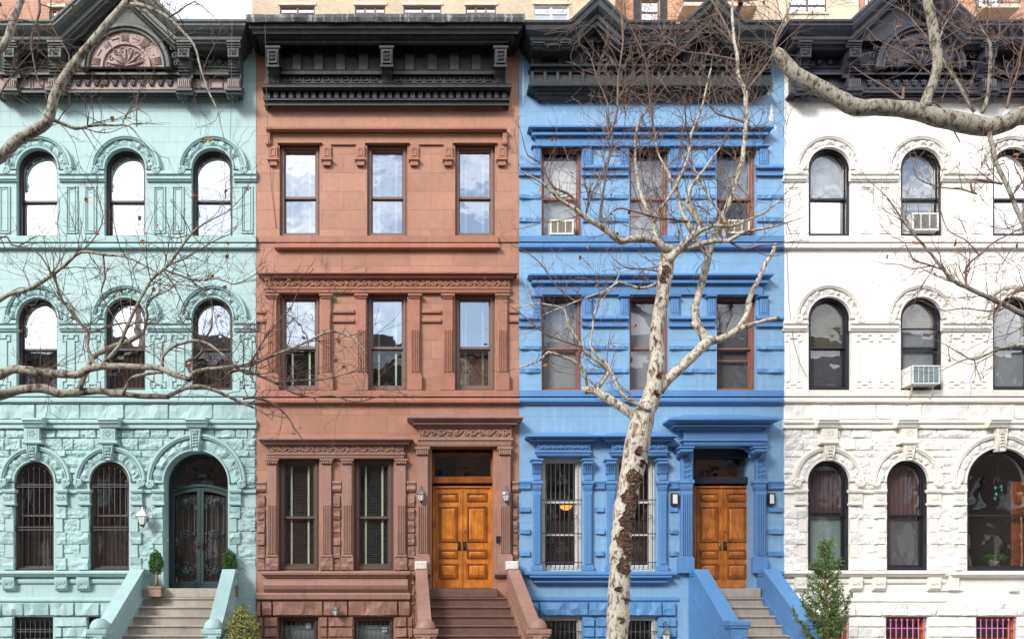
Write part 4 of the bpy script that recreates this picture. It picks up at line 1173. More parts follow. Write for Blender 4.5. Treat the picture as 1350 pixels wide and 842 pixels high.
carved_hood(brown, 338.8, 683, 358, 369, 378.5, 386, 1, .28, bt, name='entablature')
for a, b in ((351.5,364.5),(423,436),(469.5,482.5),(540.5,553.5),(584,597),(656,669)):
    pilaster(brown, a, b, (387,394), 493.5, 514.3, bt, None, fl0=40, nfl=4, d=.09, basew=3)
for a, b in ((338,350.5),(439,466.5),(556.5,581.5),(672,684)):
    m = MB()
    for y in (408, 420): m.mould(a, b, [(y,0),(y,.05),(y+1.5,.06),(y+4,.055),(y+5.5,.02),(y+5.5,0)], ret=False)
    m.build('panel_moulding', bt, brown)
m = MB(); m.mould(337.6, 685.8, [(514.5,0),(514.5,.12),(522.3,.12),(522.8,.06),(524.3,.06),(524.3,.10),(527,.145),(530,.14),(531.5,.08),(532.5,0)], left=False); m.build('sill_course', bt, brown)
# parlour floor
carved_hood(brown, 339.3, 545.3, 577, 588, 596.5, 604, 5.5, .34, bl, name='window_hood')
carved_hood(brown, 537, 690.5, 548, 563.5, 576.5, 588, 4.5, .42, bl, name='door_hood', vamp=4.6)
for a, b in ((351.5,364.5),(423.8,436.8),(450.8,463.8),(522,535)):
    pilaster(brown, a, b, (604.3,611), 733, 752, bl, br_, dent=True, fl0=54, nfl=4, d=.09, basew=2.8)
for a, b in ((549.5,564.2),(658.5,673.2)):
    pilaster(brown, a, b, (588.3,599), 732, 755, bl, None, dent=True, fl0=68, nfl=4, d=.14, basew=3)
m = MB(); sm = MB()
for a, b in ((338,350.2),(438,449.6),(536.2,547.8),(675.2,684)):
    y = 651.5
    while y < 751: y2 = min(y+16.9, 752); m.rock(a+.3, y, b-.3, y2, -.02, .06, .03, .055); y = y2
    sm.mould(a, b, [(634,0),(634,.07),(636,.085),(639,.05),(641,.05),(644,.09),(647,.06),(649,0)], ret=False)
m.build('rock_faced_stonework', br_, brown); sm.build('string_moulding', bl, brown)
for i, (a, b) in enumerate(W1):
    window(brown, a, 604, b, 752, M['fr_darkbrown'], False, .15, 681, 'g_dark', [('blind','slat',612,746,'tape')], .085, .055)
m = MB(); m.mould(343, 541, [(752.3,0),(752.3,.20),(754.5,.21),(757,.20),(758.5,.14),(761,.12),(761,0)])
m.prism(347, 537.5, [(761,0),(761,.06),(765,.14),(771,.17),(776,.14),(780,.07),(780,0)])
m.mould(337.6, 541, [(780,0),(781,.12),(783,.14),(789,.13),(790.5,.09),(790.5,0)], left=False); m.build('window_sill', bl, brown)
m = MB()
for a, b in ((337.8,344),(344,358.5),(358.5,425.5),(425.5,458.5),(458.5,524.5),(524.5,541)): m.rock(a, 791.5, b, 811.5, -.02, .12, .04, .09)
for a, b in ((337.8,347.5),(347.5,366.5),(420,432),(432,466),(520,537),(537,545)):
    y = 812.5
    while y < 866: m.rock(a+.3, y, b-.3, y+13.6, -.02, .08, .035, .08); y += 13.6
y = 756
while y < 866: m.rock(541.5, y, 547.5, y+15, -.02, .03, .03, .06); y += 15
m.build('rock_faced_base', br_, brown)
m = MB(); m.mould(652.5, 684, [(752.3,0),(752.3,.16),(754,.18),(757,.17),(760,.10),(760,0)], left=False, right=False); m.mould(546, 567.5, [(752.3,0),(752.3,.16),(754,.18),(757,.17),(760,.10),(760,0)], ret=False); m.build('sill_moulding', bl, brown)
for n_, (a, b) in enumerate(((367,419.5),(466.6,519))):
    w = window(brown, a, 812.5, b, 866, M['fr_darkbrown'], False, .18, 850, 'g_dark', [('shade','shade_teal',824,866)], .06, .04)
    grille(w, [a+5+k*6 for k in range(8)], 820, 866, (829,), M['iron'], d=-.05, ax=a+1, bx=b-1)
    p = MB(); x, z = P(a+38.5 if n_ == 0 else a+40, 824 if n_ == 0 else 829, -.1); p.wbox(x-.06, x+.06, .245, .25, z-.07, z+.05); p.build('paper_notice', M['paper'], w)
OP = [(649,660.5),(667,714),(723.5,735.5),(742,762)]
def door_surround(par, a, b, yt, ybar0, ybar1, yd, fm, rec, tg='g_dark'):
    m = MB(); d = -rec
    m.box(a, ybar0, b, ybar1, d-.05, d+.09, .012); m.box(a+1, ybar0-1.3, b-1, ybar0+1, d-.03, d+.05, .01)
    m.box(a, yt, a+3.4, ybar0-1.2, d-.05, d+.02, .006); m.box(b-3.4, yt, b, ybar0-1.2, d-.05, d+.02, .006); m.box(a, yt-3, b, yt+1, d-.052, d-.01, .006)
    o = m.build('transom_frame', fm, par)
    g = MB(); x0, z1 = P(a+3, yt, d); x1, z0 = P(b-3, ybar0, d); flat(g, [(x0,z0),(x1,z0),(x1,z1),(x0,z1)], rec+.02); g.build('pane', M[tg], o, recalc=False)
    rm = MB(); rm.add([(x0-.2,rec+.06,z0-2.6),(x1+.2,rec+.06,z0-2.6),(x1+.2,rec+.06,z1+.2),(x0-.2,rec+.06,z1+.2),(x0-.2,rec+1.4,z0-2.6),(x1+.2,rec+1.4,z0-2.6),(x1+.2,rec+1.4,z1+.2),(x0-.2,rec+1.4,z1+.2)], [(4,5,6,7),(0,4,7,3),(5,1,2,6),(7,6,2,3),(0,1,5,4)])
    rm.build('interior', M['interior'], o, recalc=False)
door_surround(brown, 569.8, 650.3, 599, 629, 636.5, 0, M['oak_dark'], .30)
oak_door(brown, 571.5, 649, 609.2, 642.5, 775, M['oak'], OP, .34, 'glossy honey oak double door')
m = MB(); d = .16; m.box(654, 706, 660, 713, .14, .20, .01); m.box(654.6, 713, 659.4, 716, .14, .19, .006); m.build('letter_box', M['fr_black'], brown)
stoop(brown, 566, 671, 555, 675, 561, 707, 'brown_low', 'step_brown', 'step_brown', True, capw=.27, pale='palestone', sillx=(562,656), toppy=751, nw=.5)
# cornice
bc = M['black_cornice']
m = MB(); m.box(351, 40, 667, 119, -.02, .13, .004)
m.mould(325, 691.5, [(20,0),(21,.84),(21.5,.85),(29.5,.86),(31,.82),(34,.81),(37,.82),(41,.76),(45,.74),(45.5,.68),(49,.66),(52,.60),(53,.56),(57,.54),(57.5,.48),(60,.46),(60,.10)], dref=.86)
m.mould(352, 666, [(92,.1),(92,.20),(94,.24),(98,.23),(99,.17),(99,.1)])
m.mould(344.5, 675, [(110.5,0),(110.5,.32),(112,.345),(115,.34),(117,.28),(119,.24),(120,.22),(120,0)])
m.box(347, 120, 671, 130, -.01, .13, .004)
m.mould(348, 672, [(130,0),(130,.21),(132,.21),(133,.17),(136,.155),(137,.20),(139,.20),(139,0)])
cor = m.build('cornice', bc, brown)
fl = MB(); vs_ = []; nf = 60
for k in range(nf+1):
    x_ = P(324.5+367.5*k/nf, 0, .88)[0]; t1 = P(0, 19+.9*mnoise.noise(Vector((k*.31,2,0)))+(.0 if k < 20 else -.6), .9)[1]; t2 = P(0, 28.6+1.0*mnoise.noise(Vector((k*.23,5,0))), .9)[1]; w_ = .012*mnoise.noise(Vector((k*.4,9,0)))
    vs_ += [(x_,-.3,t1+.01),(x_,-.90+w_,t1),(x_,-.915+w_,(t1+t2)/2),(x_,-.895-w_,t2),(x_,-.86,t2)]
fl.add(vs_, [(5*k+j, 5*k+5+j, 5*k+6+j, 5*k+1+j) for k in range(nf) for j in range(4)])
fl.build('flashing', M['flashing'], cor)
m = MB()
for k in range(32): x = 350.2+k*10.05; m.box(x, 121, x+6, 129.5, .12, .205, .006)
m.build('dentils', bc, cor)
m = MB()
for a, b in ((374,500),(519,650)):
    n = 10; w = (b-a)/n
    for k in range(n):
        x = a+k*w
        m.stroke([(x+1,108.5),(x+1,102),(x+w-3.5,102),(x+w-3.5,106.2),(x+5,106.2)], 1.9, .12, .155); m.stroke([(x+1,109.3),(x+w+1,109.3)], 1.4, .12, .15)
m.build('greek_key', bc, cor)
m = MB()
for x in (385,414,443,473,534,564,593,622): m.box(x, 70, x+12, 92, .12, .21, .006)
m.build('frieze_block', bc, cor)
for a, b in ((350,368.5),(500.5,519),(651,669.5)):
    k = MB(); k.prism(a+1.5, b-1.5, [(65,.1),(65,.60),(88,.58),(89,.52),(89,.1)]); k.prism(a-.5, b+.5, [(60.2,.1),(60.2,.62),(63,.62),(65,.60),(65,.1)]); k.prism(a+.5, b-.5, [(85.5,.1),(85.5,.62),(88,.63),(89,.60),(89,.1)])
    k.prism(a+2.5, b-2.5, [(89,.1),(89,.52),(93,.42),(100,.33),(106,.28),(110.3,.27),(110.3,.1)])
    for q in range(4): k.box(a+4+q*3, 90, a+5.4+q*3, 109, .2, .30, .01)
    o = k.build('bracket', bc, cor); c = (a+b)/2
    r = MB(); r.ring(*[[P(u,v,.61) for u, v in l] for l in ([(a+3.5,83.5),(b-3.5,83.5),(b-3.5,67),(a+3.5,67)], [(a+4.8,82.2),(b-4.8,82.2),(b-4.8,68.3),(a+4.8,68.3)])], -.625, -.58)
    for q in range(4): r.spiral(c+2.2*math.cos(q*1.57+.78), 75.2+3.2*math.sin(q*1.57+.78), 2.2, .6, 1.2, .60, .013, n=9, k=4)
    r.build('rosette', bc, o)

# ================================================================ BLUE
HL = P(859, 0)[0]
blue = thing('row_house', (HL, 0, GZ), 'bright blue row house with red framed windows and twin black gables', 'house', 'terraced row houses')
W3 = [(714,767.5),(830,882.5),(945,998)]
hol = [opening(a,190,b,310.5) for a, b in W3]+[opening(a,388,b,514) for a, b in W3]
W1 = [(714.2,768.3),(812.5,866)]
hol += [opening(a,601,b,752) for a, b in W1]+[(opening(914,588,993.5,775),.55)]+[opening(a,812.5,b,866) for a, b in ((714.5,768),(814,867.5))]
shell(blue, 684.5, 1034, 'blue', hol)
bt, br_ = M['blue_trim'], M['blue_rock']
for yt in (165, 360):
    m = MB(); k = (yt-165)*0
    m.mould(697, 1020.5, [(yt,0),(yt+.3,.27),(yt+2.5,.27),(yt+2.8,.24),(yt+5,.20),(yt+7.5,.13),(yt+9,.12),(yt+9.2,.18),(yt+12.5,.18),(yt+13,.12),(yt+15,.08),(yt+18,.08),(yt+18.3,.09),(yt+27.5 if yt < 200 else yt+28,.085),(yt+28,0)])
    m.build('entablature', bt, blue)
PIL = [(702.5,714-.6),(768,781),(818,829.6),(884,896.5),(933,944.6),(1001.5,1013.5)]
for y0, y1 in ((190.5,216.5),(388.5,416)):
    for i, (a, b) in enumerate(PIL):
        m = MB(); m.box(a+.8, y0+3.5, b-.8, y1, -.01, .09, .008); m.mould(a-1.5, b+1.5, [(y0,0),(y0,.15),(y0+1.6,.15),(y0+2.4,.11),(y0+4,.10),(y0+4,0)], left=True)
        for k in range(3): x = a+3.2+k*(b-a-6.4)/2; m.box(x-.9, y0+6, x+.9, y1-4, .08, .105, .008)
        m.build('pilaster', bt, blue)
SEG = [(684.6,713.4),(768.1,829.4),(883,944.4),(998.6,1034)]
rk = MB()
for y0, lines in ((217,(217,)),(416,(416,))):
    for a, b in SEG:
        m = MB(); m.mould(a, b, [(y0,0),(y0,.09),(y0+2,.12),(y0+4,.12),(y0+5,.06),(y0+6,.045),(y0+11.5,.045),(y0+12.5,.075),(y0+14,.075),(y0+15,.02),(y0+15,0)], ret=False); m.build('band_moulding', bt, blue)
        for yy, hh in ((y0+38.5,6.5),(y0+68.5,7)):
            n = max(1, round((b-a)/30))
            for k in range(n): rk.rock(a+(b-a)*k/n, yy, a+(b-a)*(k+1)/n, yy+hh, -.02, .055, .03, .05, .012)
for y in (310.6, 514.2):
    m = MB(); m.mould(684.6, 1034, [(y,0),(y,.11),(y+7.8,.11),(y+8.4,.055),(y+9.8,.055),(y+9.8,.09),(y+12,.125),(y+15,.12),(y+17,.07),(y+18.5,.06),(y+18.5,0)], ret=False); m.build('sill_course', bt, blue)
for i, (a, b) in enumerate(W3):
    bks = [[('shade','shade_white',198,256),('shade','shade_grey',256,292)], [('shade','shade_grey',198,310)], [('shade','shade_grey',198,256)]][i]
    window(blue, a, 190, b, 310.5, M['fr_red'], False, .22, 256.5, 'g_low', bks, .05, .04, gl2='g_dark' if i == 2 else None, rails=())
    window(blue, a, 388, b, 514, M['fr_red'], False, .22, 455.5, ['g_low','g_dark','g_dark'][i], [[('shade','shade_grey',398,512)], [('shade','shade_grey',398,512)], [('shade','shade_mid',398,512)]][i], .05, .04, gl2='g_dark', rails=(471,) if i == 2 else ())
# parlour floor
carved_hood(blue, 694.5, 792.5, 573, 584, 594, 600.8, 4.5, .36, bt, name='window_hood', vamp=2.5)
carved_hood(blue, 792.8, 894, 573, 584, 594, 600.8, 4.5, .36, bt, name='window_hood', vamp=2.5)
carved_hood(blue, 882.7, 1031, 550, 567, 578, 587.5, 5, .52, bt, name='door_hood', vamp=0)
def console(par, a, b, yt, yb, dp, mat):
    m = MB(); w = b-a
    m.mould(a-2.5, b+2.5, [(yt,0),(yt,dp+.06),(yt+1.8,dp+.06),(yt+3,dp+.02),(yt+3,0)])
    h = yb-yt-3; n = 8
    prof = [(yt+3,0)]+[(yt+3+h*k/n, .09+(dp-.09)*(.5+.5*math.cos(math.pi*k/n))) for k in range(n+1)]+[(yb,0)]
    m.prism(a, b, prof)
    for q in range(4):
        x = a+1.6+(w-3.2)*q/3; m.tube([V3(x, yy, dd+.004) for yy, dd in prof[1:-1]], .012, 5)
    m.prism(a-.8, b+.8, [(yt+3.1,0),(yt+3.1,dp+.02),(yt+6,dp+.03),(yt+8,dp),(yt+9,dp-.03),(yt+9,0)])
    return m.build('console', mat, par)
for a, b in ((703,714),(770.5,781.5),(801,812),(869,880)):
    console(blue, a, b, 604, 624, .20, bt); m = MB(); m.box(a+.6, 624.2, b-.6, 632.5, -.01, .08, .006); m.build('console_block', bt, blue)
    pilaster(blue, a+.3, b-.3, (633,646), 746.5, 752.2, bt, None, fl0=5, nfl=4, d=.085, basew=2.2)
for a, b in ((898.3,913.2),(996.5,1010)):
    console(blue, a, b, 588, 603, .42, bt)
    m = MB(); m.box(a+.5, 603, b-.5, 632, -.01, .13, .006)
    for k in range(4):
        for s_ in (-1, 1): m.spiral((a+b)/2+s_*2.6, 607+k*6.6, 2.6, .6, 1.3, .135, .012, sgn=s_, n=10, k=4)
    m.build('carved_block', bt, blue)
    pilaster(blue, a, b, (632,645.5), 735, 755, bt, None, fl0=5, nfl=4, d=.12, basew=2.8)
for a, b in ((684.6,700),(784.5,798),(883,895),(1013,1034)):
    m = MB(); m.mould(a, b, [(633,0),(633,.05),(635,.07),(637,.05),(641,.04),(643,.06),(645.5,.03),(646,0)], ret=False); m.build('band_moulding', bt, blue)
    for yy in (667.5, 696.5, 725.5): rk.rock(a+.3, yy, b-.3, yy+7.5, -.02, .065, .03, .05, .012)
m = MB(); m.mould(690, 893, [(752.4,0),(752.4,.16),(754.5,.17),(757,.165),(758,.12),(758,0)]); m.mould(699, 886, [(758.2,0),(758.2,.26),(760.5,.26),(761,.22),(764,.14),(765,.14),(765.2,.17),(767,.17),(770.5,.06),(770.5,0)]); m.build('window_sill', bt, blue)
m = MB(); m.mould(684.6, 895, [(786,0),(787.5,.04),(790,.05),(792,.03),(792.5,0)], ret=False); m.mould(1013, 1034, [(752.4,0),(752.4,.16),(757,.165),(760,.1),(760,0)], ret=False); m.build('string_moulding', bt, blue)
for a, b in ((684.8,711),(711,776),(776,820),(820,874),(874,892),(1012,1033.8)): rk.rock(a, 793, b, 811.5, -.02, .11, .04, .09)
for a, b in ((684.8,696),(696,714),(768.5,785),(785,813.6),(868,893)):
    y = 812.5
    while y < 866: rk.rock(a+.3, y, b-.3, y+13.6, -.02, .08, .035, .08); y += 13.6
rk.build('rock_faced_stonework', br_, blue)
for n_, (a, b) in enumerate(W1):
    w = window(blue, a, 601, b, 752, M['fr_white'], False, .24, 660, 'g_dark', [('curtain','curtain_brown',684,752)], .075, .045, rails=(703.5,))
    xs = [a+6+k*6 for k in range(8)]
    c = (a+b)/2
    grille(w, xs, 610, 750, (658.5,703,741), M['iron'], d=-.06, r=.010, orn=((c,633.5,9),(c-13.5,679,9),(c+13.5,679,9),(c,722,9)), ax=a+1, bx=b+2)
for n_, (a, b) in enumerate(((714.5,768),(814,867.5))):
    w = window(blue, a, 812.5, b, 866, M['fr_white'], False, .18, 852, 'g_dark', None, .06, .03)
    grille(w, [a+6+k*6 for k in range(8)], 819, 866, (832,), M['iron'], d=-.06, ax=a+1, bx=b-1)
door_surround(blue, 914.3, 993.2, 600, 629, 637, 0, M['fr_black'], .40)
m = MB(); m.box(914.3, 587, 993.2, 603, -.40, -.30, .01); m.build('door_head', M['fr_black'], blue)
oak_door(blue, 916, 992, 952.5, 642.5, 775, M['oak2'], OP, .42, 'weathered oak double door with darker streaks', worn=True)
stoop(blue, 950, 1017, 921, 1012, 970, 1074, 'blue_trim', 'step_grey', 'step_grey', False, capw=.33, sillx=(930,1003), toppy=750)
# blue cornice with two gables
gb = M['green_black']
m = MB(); m.box(699, 40, 1017, 112, -.02, .13, .004)
prof = [(0,.10),(0,.46),(2,.50),(3,.58),(6,.59),(7,.64),(11,.66),(12,.72),(15,.80),(20,.82),(22,.86),(25,.86),(26,.84),(26,.05)]
sweep(m, [(691,54),(761,54),(789.5,27),(818,54),(911,54),(942,26),(972,54),(1033,54)], prof, .8)
m.mould(698.5, 1018, [(84.5,.1),(84.5,.28),(87,.30),(89,.26),(90.5,.2),(93,.19),(93,.1)])
m.mould(697, 1019.5, [(107.5,.0),(107.5,.36),(110,.38),(113,.37),(115,.30),(119,.27),(120.5,.22),(124,.2),(126,.15),(131,.12),(133,.10),(133,0)])
cor = m.build('cornice', gb, blue)
m = MB()
for k in range(19):
    x = 702+k*16.7; m.box(x-2, 93, x+2, 107.5, .12, .20, .006)
m.box(700, 93.2, 1017, 95.4, .12, .19, .004); m.box(700, 105, 1017, 107.3, .12, .19, .004); m.build('panel_moulding', gb, cor)
for a, b in ((702,718),(739,754),(824,839),(855,870),(893,908),(976,991),(1003,1018)):
    k = MB(); k.prism(a, b, [(54,.1),(54,.62),(57,.62),(58.5,.56),(60,.55),(60,.1)])
    k.prism(a+1.5, b-1.5, [(60,.1),(60,.52),(63,.54),(66,.50),(69,.40),(72,.30),(77,.22),(84,.18),(84,.1)])
    for q in range(4): k.tube([V3(a+3.2+q*(b-a-6.4)/3, yy, dd+.005) for yy, dd in ((60.5,.52),(63,.54),(66,.50),(69,.40),(72,.30),(77,.22),(83.5,.18))], .014, 5)
    k.build('bracket', gb, cor)
for cx, apx in ((789.5,27),(942,26)):
    g = MB(); g.poly([(cx-30,56),(cx,apx+2),(cx+30,56)], .05, .34); g.build('gable_board', gb, cor)
    g = MB(); g.arc(cx, 84, [(17,.13),(17,.19),(19,.20),(21,.18),(23,.22),(25,.22),(25,.13)], 0, 180, 24)
    for k in range(5): a = 20+35*k; g.tube([V3(cx+4*math.cos(R(a)), 83-4*math.sin(R(a)), .16), V3(cx+11*math.cos(R(a)), 83-11*math.sin(R(a)), .19), V3(cx+16*math.cos(R(a)), 83-16*math.sin(R(a)), .16)], [.02,.04,.01], 6)
    g.spiral(cx, 52, 6, 1.5, 1.6, .36, .02, n=18); g.build('fan_ornament', gb, cor)

wp = MB()
for pts in ([(1017.5,137),(1019,143),(1018.2,150),(1020.3,158),(1017,161),(1013.5,163),(1014.5,154),(1015.2,146)], [(1021.5,166),(1023.3,168),(1022.8,172),(1021.2,171)], [(1019.5,99),(1020.6,104),(1020.2,110),(1019.2,108)], [(743.6,147),(745,147.6),(744.6,149),(743.5,148.7)], [(689.5,80),(690.4,100),(690.2,128),(689.2,140),(688.9,110)]): wp.poly(pts, .0, .0035)
MB.SPLIT.add('worn_patch'); wp.build('worn_patch', M['shade_white'], blue)
# ================================================================ wall furniture
lantern(187.5, 667, 694, .28, 'square', 'pale four sided lantern on the mint stonework left of the iron door', w=8.6)
G = 'hexagonal lanterns on the brownstone house'
lantern(555.2, 642, 662, .26, 'hex', 'small grey lantern on the pilaster left of the brownstone oak door', G, 5.6)
lantern(667.5, 642, 662, .26, 'hex', 'small grey lantern on the pilaster right of the brownstone oak door', G, 5.6)
lantern(442, 795.5, 812, .26, 'hex', 'low grey lantern on the brown rough stone between the basement windows', G, 5)
lantern(879, 822, 850, .3, 'hex', 'dark finial topped lantern below the blue house window, beside its stoop', None, 6)
box_light(885.5, 649.5, 894.7, 665, 'white and black box light left of the blue house oak door')
box_light(1013.5, 649.5, 1022.2, 665, 'white and black box light right of the blue house oak door')
ac_unit(725, 290, 756, 309.5, .02, M['ac'], 'cream air conditioner in the top left red framed window of the blue house')
ac_unit(958, 290, 988, 308, .02, M['ac'], 'cream air conditioner in the top right red framed window of the blue house')
ac_unit(1202, 281, 1237, 304, .12, M['ac_white'], 'white air conditioner in the top floor middle arched window of the white house')
ac_unit(1202, 481.5, 1239, 506, .34, M['ac_white'], 'white air conditioner with teal coil and struts, below the other one on the white house', 'coil')
topiary(206, 725, 757, 772.5, 786.5, .42, 'clipped round bush in a stone pot left of the mint iron door', 3)
topiary(303, 724, 756, 771, 786, .18, 'clipped round bush mostly behind the cheek wall right of the mint iron door', 4)
# hanging lamp in the blue parlour, and a wind chime in the white one
x, z = P(746, 668, -.55)
t = thing('ceiling_lamp', (x, .55, z), 'glowing amber bowl lamp seen through the left barred window of the blue house', 'lamp')
m = MB(); m.lathe(x, .55, [(.02,z-.075),(.07,z-.065),(.12,z-.03),(.15,z+.02),(.155,z+.03)], 16); m.build('lamp_bowl', M['amber'], t)
m = MB(); 
for k in range(3): a = 2.1*k; m.tube([(x+.15*math.cos(a),.55+.15*math.sin(a),z+.03),(x,.55,z+.30)], .005, 4)
m.tube([(x,.55,z+.3),(x,.55,z+.8)], .006, 4); m.build('chain', M['brass'], t)
x, z = P(1315, 612, -.35)
t = thing('wind_chime', (x, .35, z), 'turquoise glass wind chime hanging in the large arched window of the white house', 'wind chime')
m = MB(); m.tube([(x,.35,z+.1),(x,.35,z-.30)], .006, 4); m.tube([(x+.09*math.cos(k*.5),.35,z-.42+.13*math.sin(k*.5)) for k in range(13)], .008, 5); m.build('frame', M['iron'], t)
m = MB()
for dx, dz, s_ in ((-.05,-.55,.05),(-.03,-.70,.055),(-.06,-.80,.04),(.09,-.52,.045),(.10,-.60,.035)): m.lathe(x+dx, .35, [(.004,z+dz-s_),(s_*.6,z+dz-s_*.4),(s_*.5,z+dz+s_*.3),(.004,z+dz+s_)], 8)
m.build('drops', M['chime'], t)
px_, pz_ = P(1312, 741, -.35)
t = thing('houseplant', (px_, .35, pz_), 'small leafy houseplant on the sill inside the large arched window', 'houseplant')
m = MB(); leaves(m, (px_,.35,pz_+.10), (.30,.08,.10), 500, .04, .2, seed=31); m.build('foliage', M['box_leaf'], t, recalc=False)
m = MB(); m.lathe(px_, .35, [(.06,pz_-.06),(.09,pz_+.04)], 12); m.build('pot', M['pot'], t)
# cables on the facades
def cable(pts, label, d=.06, r=.006, cat='cable'):
    v = [V3(a,b,dd) for a, b, dd in pts]; m = MB(); m.tube(v, r, 5); o = m.build('cable', M['wire'])
    return tag(o, label, cat)
cable([(349,20,.9),(350,60,.7),(351,120,.4),(353,170,.22),(354,190,.12),(358,250,.03),(364,300,.02)], 'thin dark cable running down the brownstone wall from its cornice')
cable([(1036,128,.2),(1036,300,.05),(1040,400,.03),(1046,450,.03),(1055,480,.03),(1064,497,.03)], 'thin grey cable sagging down the white wall beside the blue house')
cable([(306,27,.9),(305,110,.35),(304,175,.06),(303,240,.13)], 'thin cable hanging from the right end of the mint cornice')

# ================================================================ planting
def conifer():
    d = 2.6
    x, z0 = P(1090, 880, d); zt = P(0, 712, d)[1]
    t = thing('juniper', (x, -d, GZ), 'young green evergreen tree in front of the white house basement', 'tree')
    m = MB(); m.tube([(x-.02,-d,GZ),(x+.03,-d,(GZ+zt)*.4),(x-.03,-d,(GZ+zt)*.7),(x-.02,-d,zt)], [.06,.045,.025,.006], 7); m.build('trunk', M['trunkbrown'], t)
    l = MB(); st_ = MB(); r_ = random.Random(5); H = zt-GZ
    for k in range(96):
        f = .22+.77*(k+r_.random())/96
        z = GZ+H*f; L = (1-f)**1.05*1.05*r_.choice((.4,.7,.9,1.25))+.06; a = k*2.4+r_.uniform(-.4,.4)
        dirv = Vector((math.cos(a), math.sin(a)*.8, r_.uniform(.1,.6))).normalized()
        n = max(4, int(L/.035)); p = Vector((x-.02,-d,z)); pts = [p.copy()]
        for i in range(n):
            dirv = (dirv+Vector((r_.uniform(-.08,.08),r_.uniform(-.08,.08),.07))).normalized(); p = p+dirv*L/n; pts.append(p.copy())
            if i*L/n < .08 and L > .3: continue
            for q in range(3):     # side sprays, each a plume of scale leaves
                sd = (dirv*.8+Vector((r_.gauss(0,.6),r_.gauss(0,.6),r_.gauss(.1,.5)))).normalized(); sl = r_.uniform(.06,.15)*(1.1-.5*i/n); b0 = p.copy()
                for w in range(7):
                    b0 = b0+sd*sl/7; v = (sd+Vector((r_.gauss(0,.45),r_.gauss(0,.45),r_.gauss(0,.45)))).normalized()*r_.uniform(.022,.042); bb = v.orthogonal().normalized()*.013
                    l.add([b0, b0+v*.5+bb, b0+v, b0+v*.5-bb], [(0,1,2,3)])
        m2 = MB(); st_.tube(pts, [.011*(1-.8*i/len(pts)) for i in range(len(pts))], 4)
    st_.build('branches', M['trunkbrown'], t)
    l.build('crown', M['conifer'], t, recalc=False)
conifer()
x, z = P(320, 806, 2.2)
t = thing('shrub', (x, -2.2, GZ), 'olive green bush between the mint and brown stoops', 'shrub')
m = MB(); 
for k in range(7): a = k*.9; m.tube([(x,-2.2,GZ),(x+.12*math.cos(a),-2.2+.12*math.sin(a),.6),(x+.25*math.cos(a),-2.2+.25*math.sin(a),1.2)], [.03,.02,.006], 5)
m.build('stems', M['trunkbrown'], t)
m = MB(); leaves(m, (x,-2.2,.72), (.36,.36,.74), 3600, .035, .5, seed=11); 
for k in range(60):
    a = rnd.uniform(0,6.28); q = rnd.uniform(0,.32); p = Vector((x+q*math.cos(a),-2.2+q*math.sin(a),.9+rnd.uniform(.2,.58)*(1-q)))
    for i in range(10):
        p = p+Vector((rnd.uniform(-.01,.01),rnd.uniform(-.01,.01),.014)); v = Vector((rnd.gauss(0,1),rnd.gauss(0,1),rnd.gauss(0,1))).normalized()*.025; b = v.orthogonal()*.5
        m.add([p-v,p-b,p+v,p+b], [(0,1,2,3)])
m.build('crown', M['olive_leaf'], t, recalc=False)

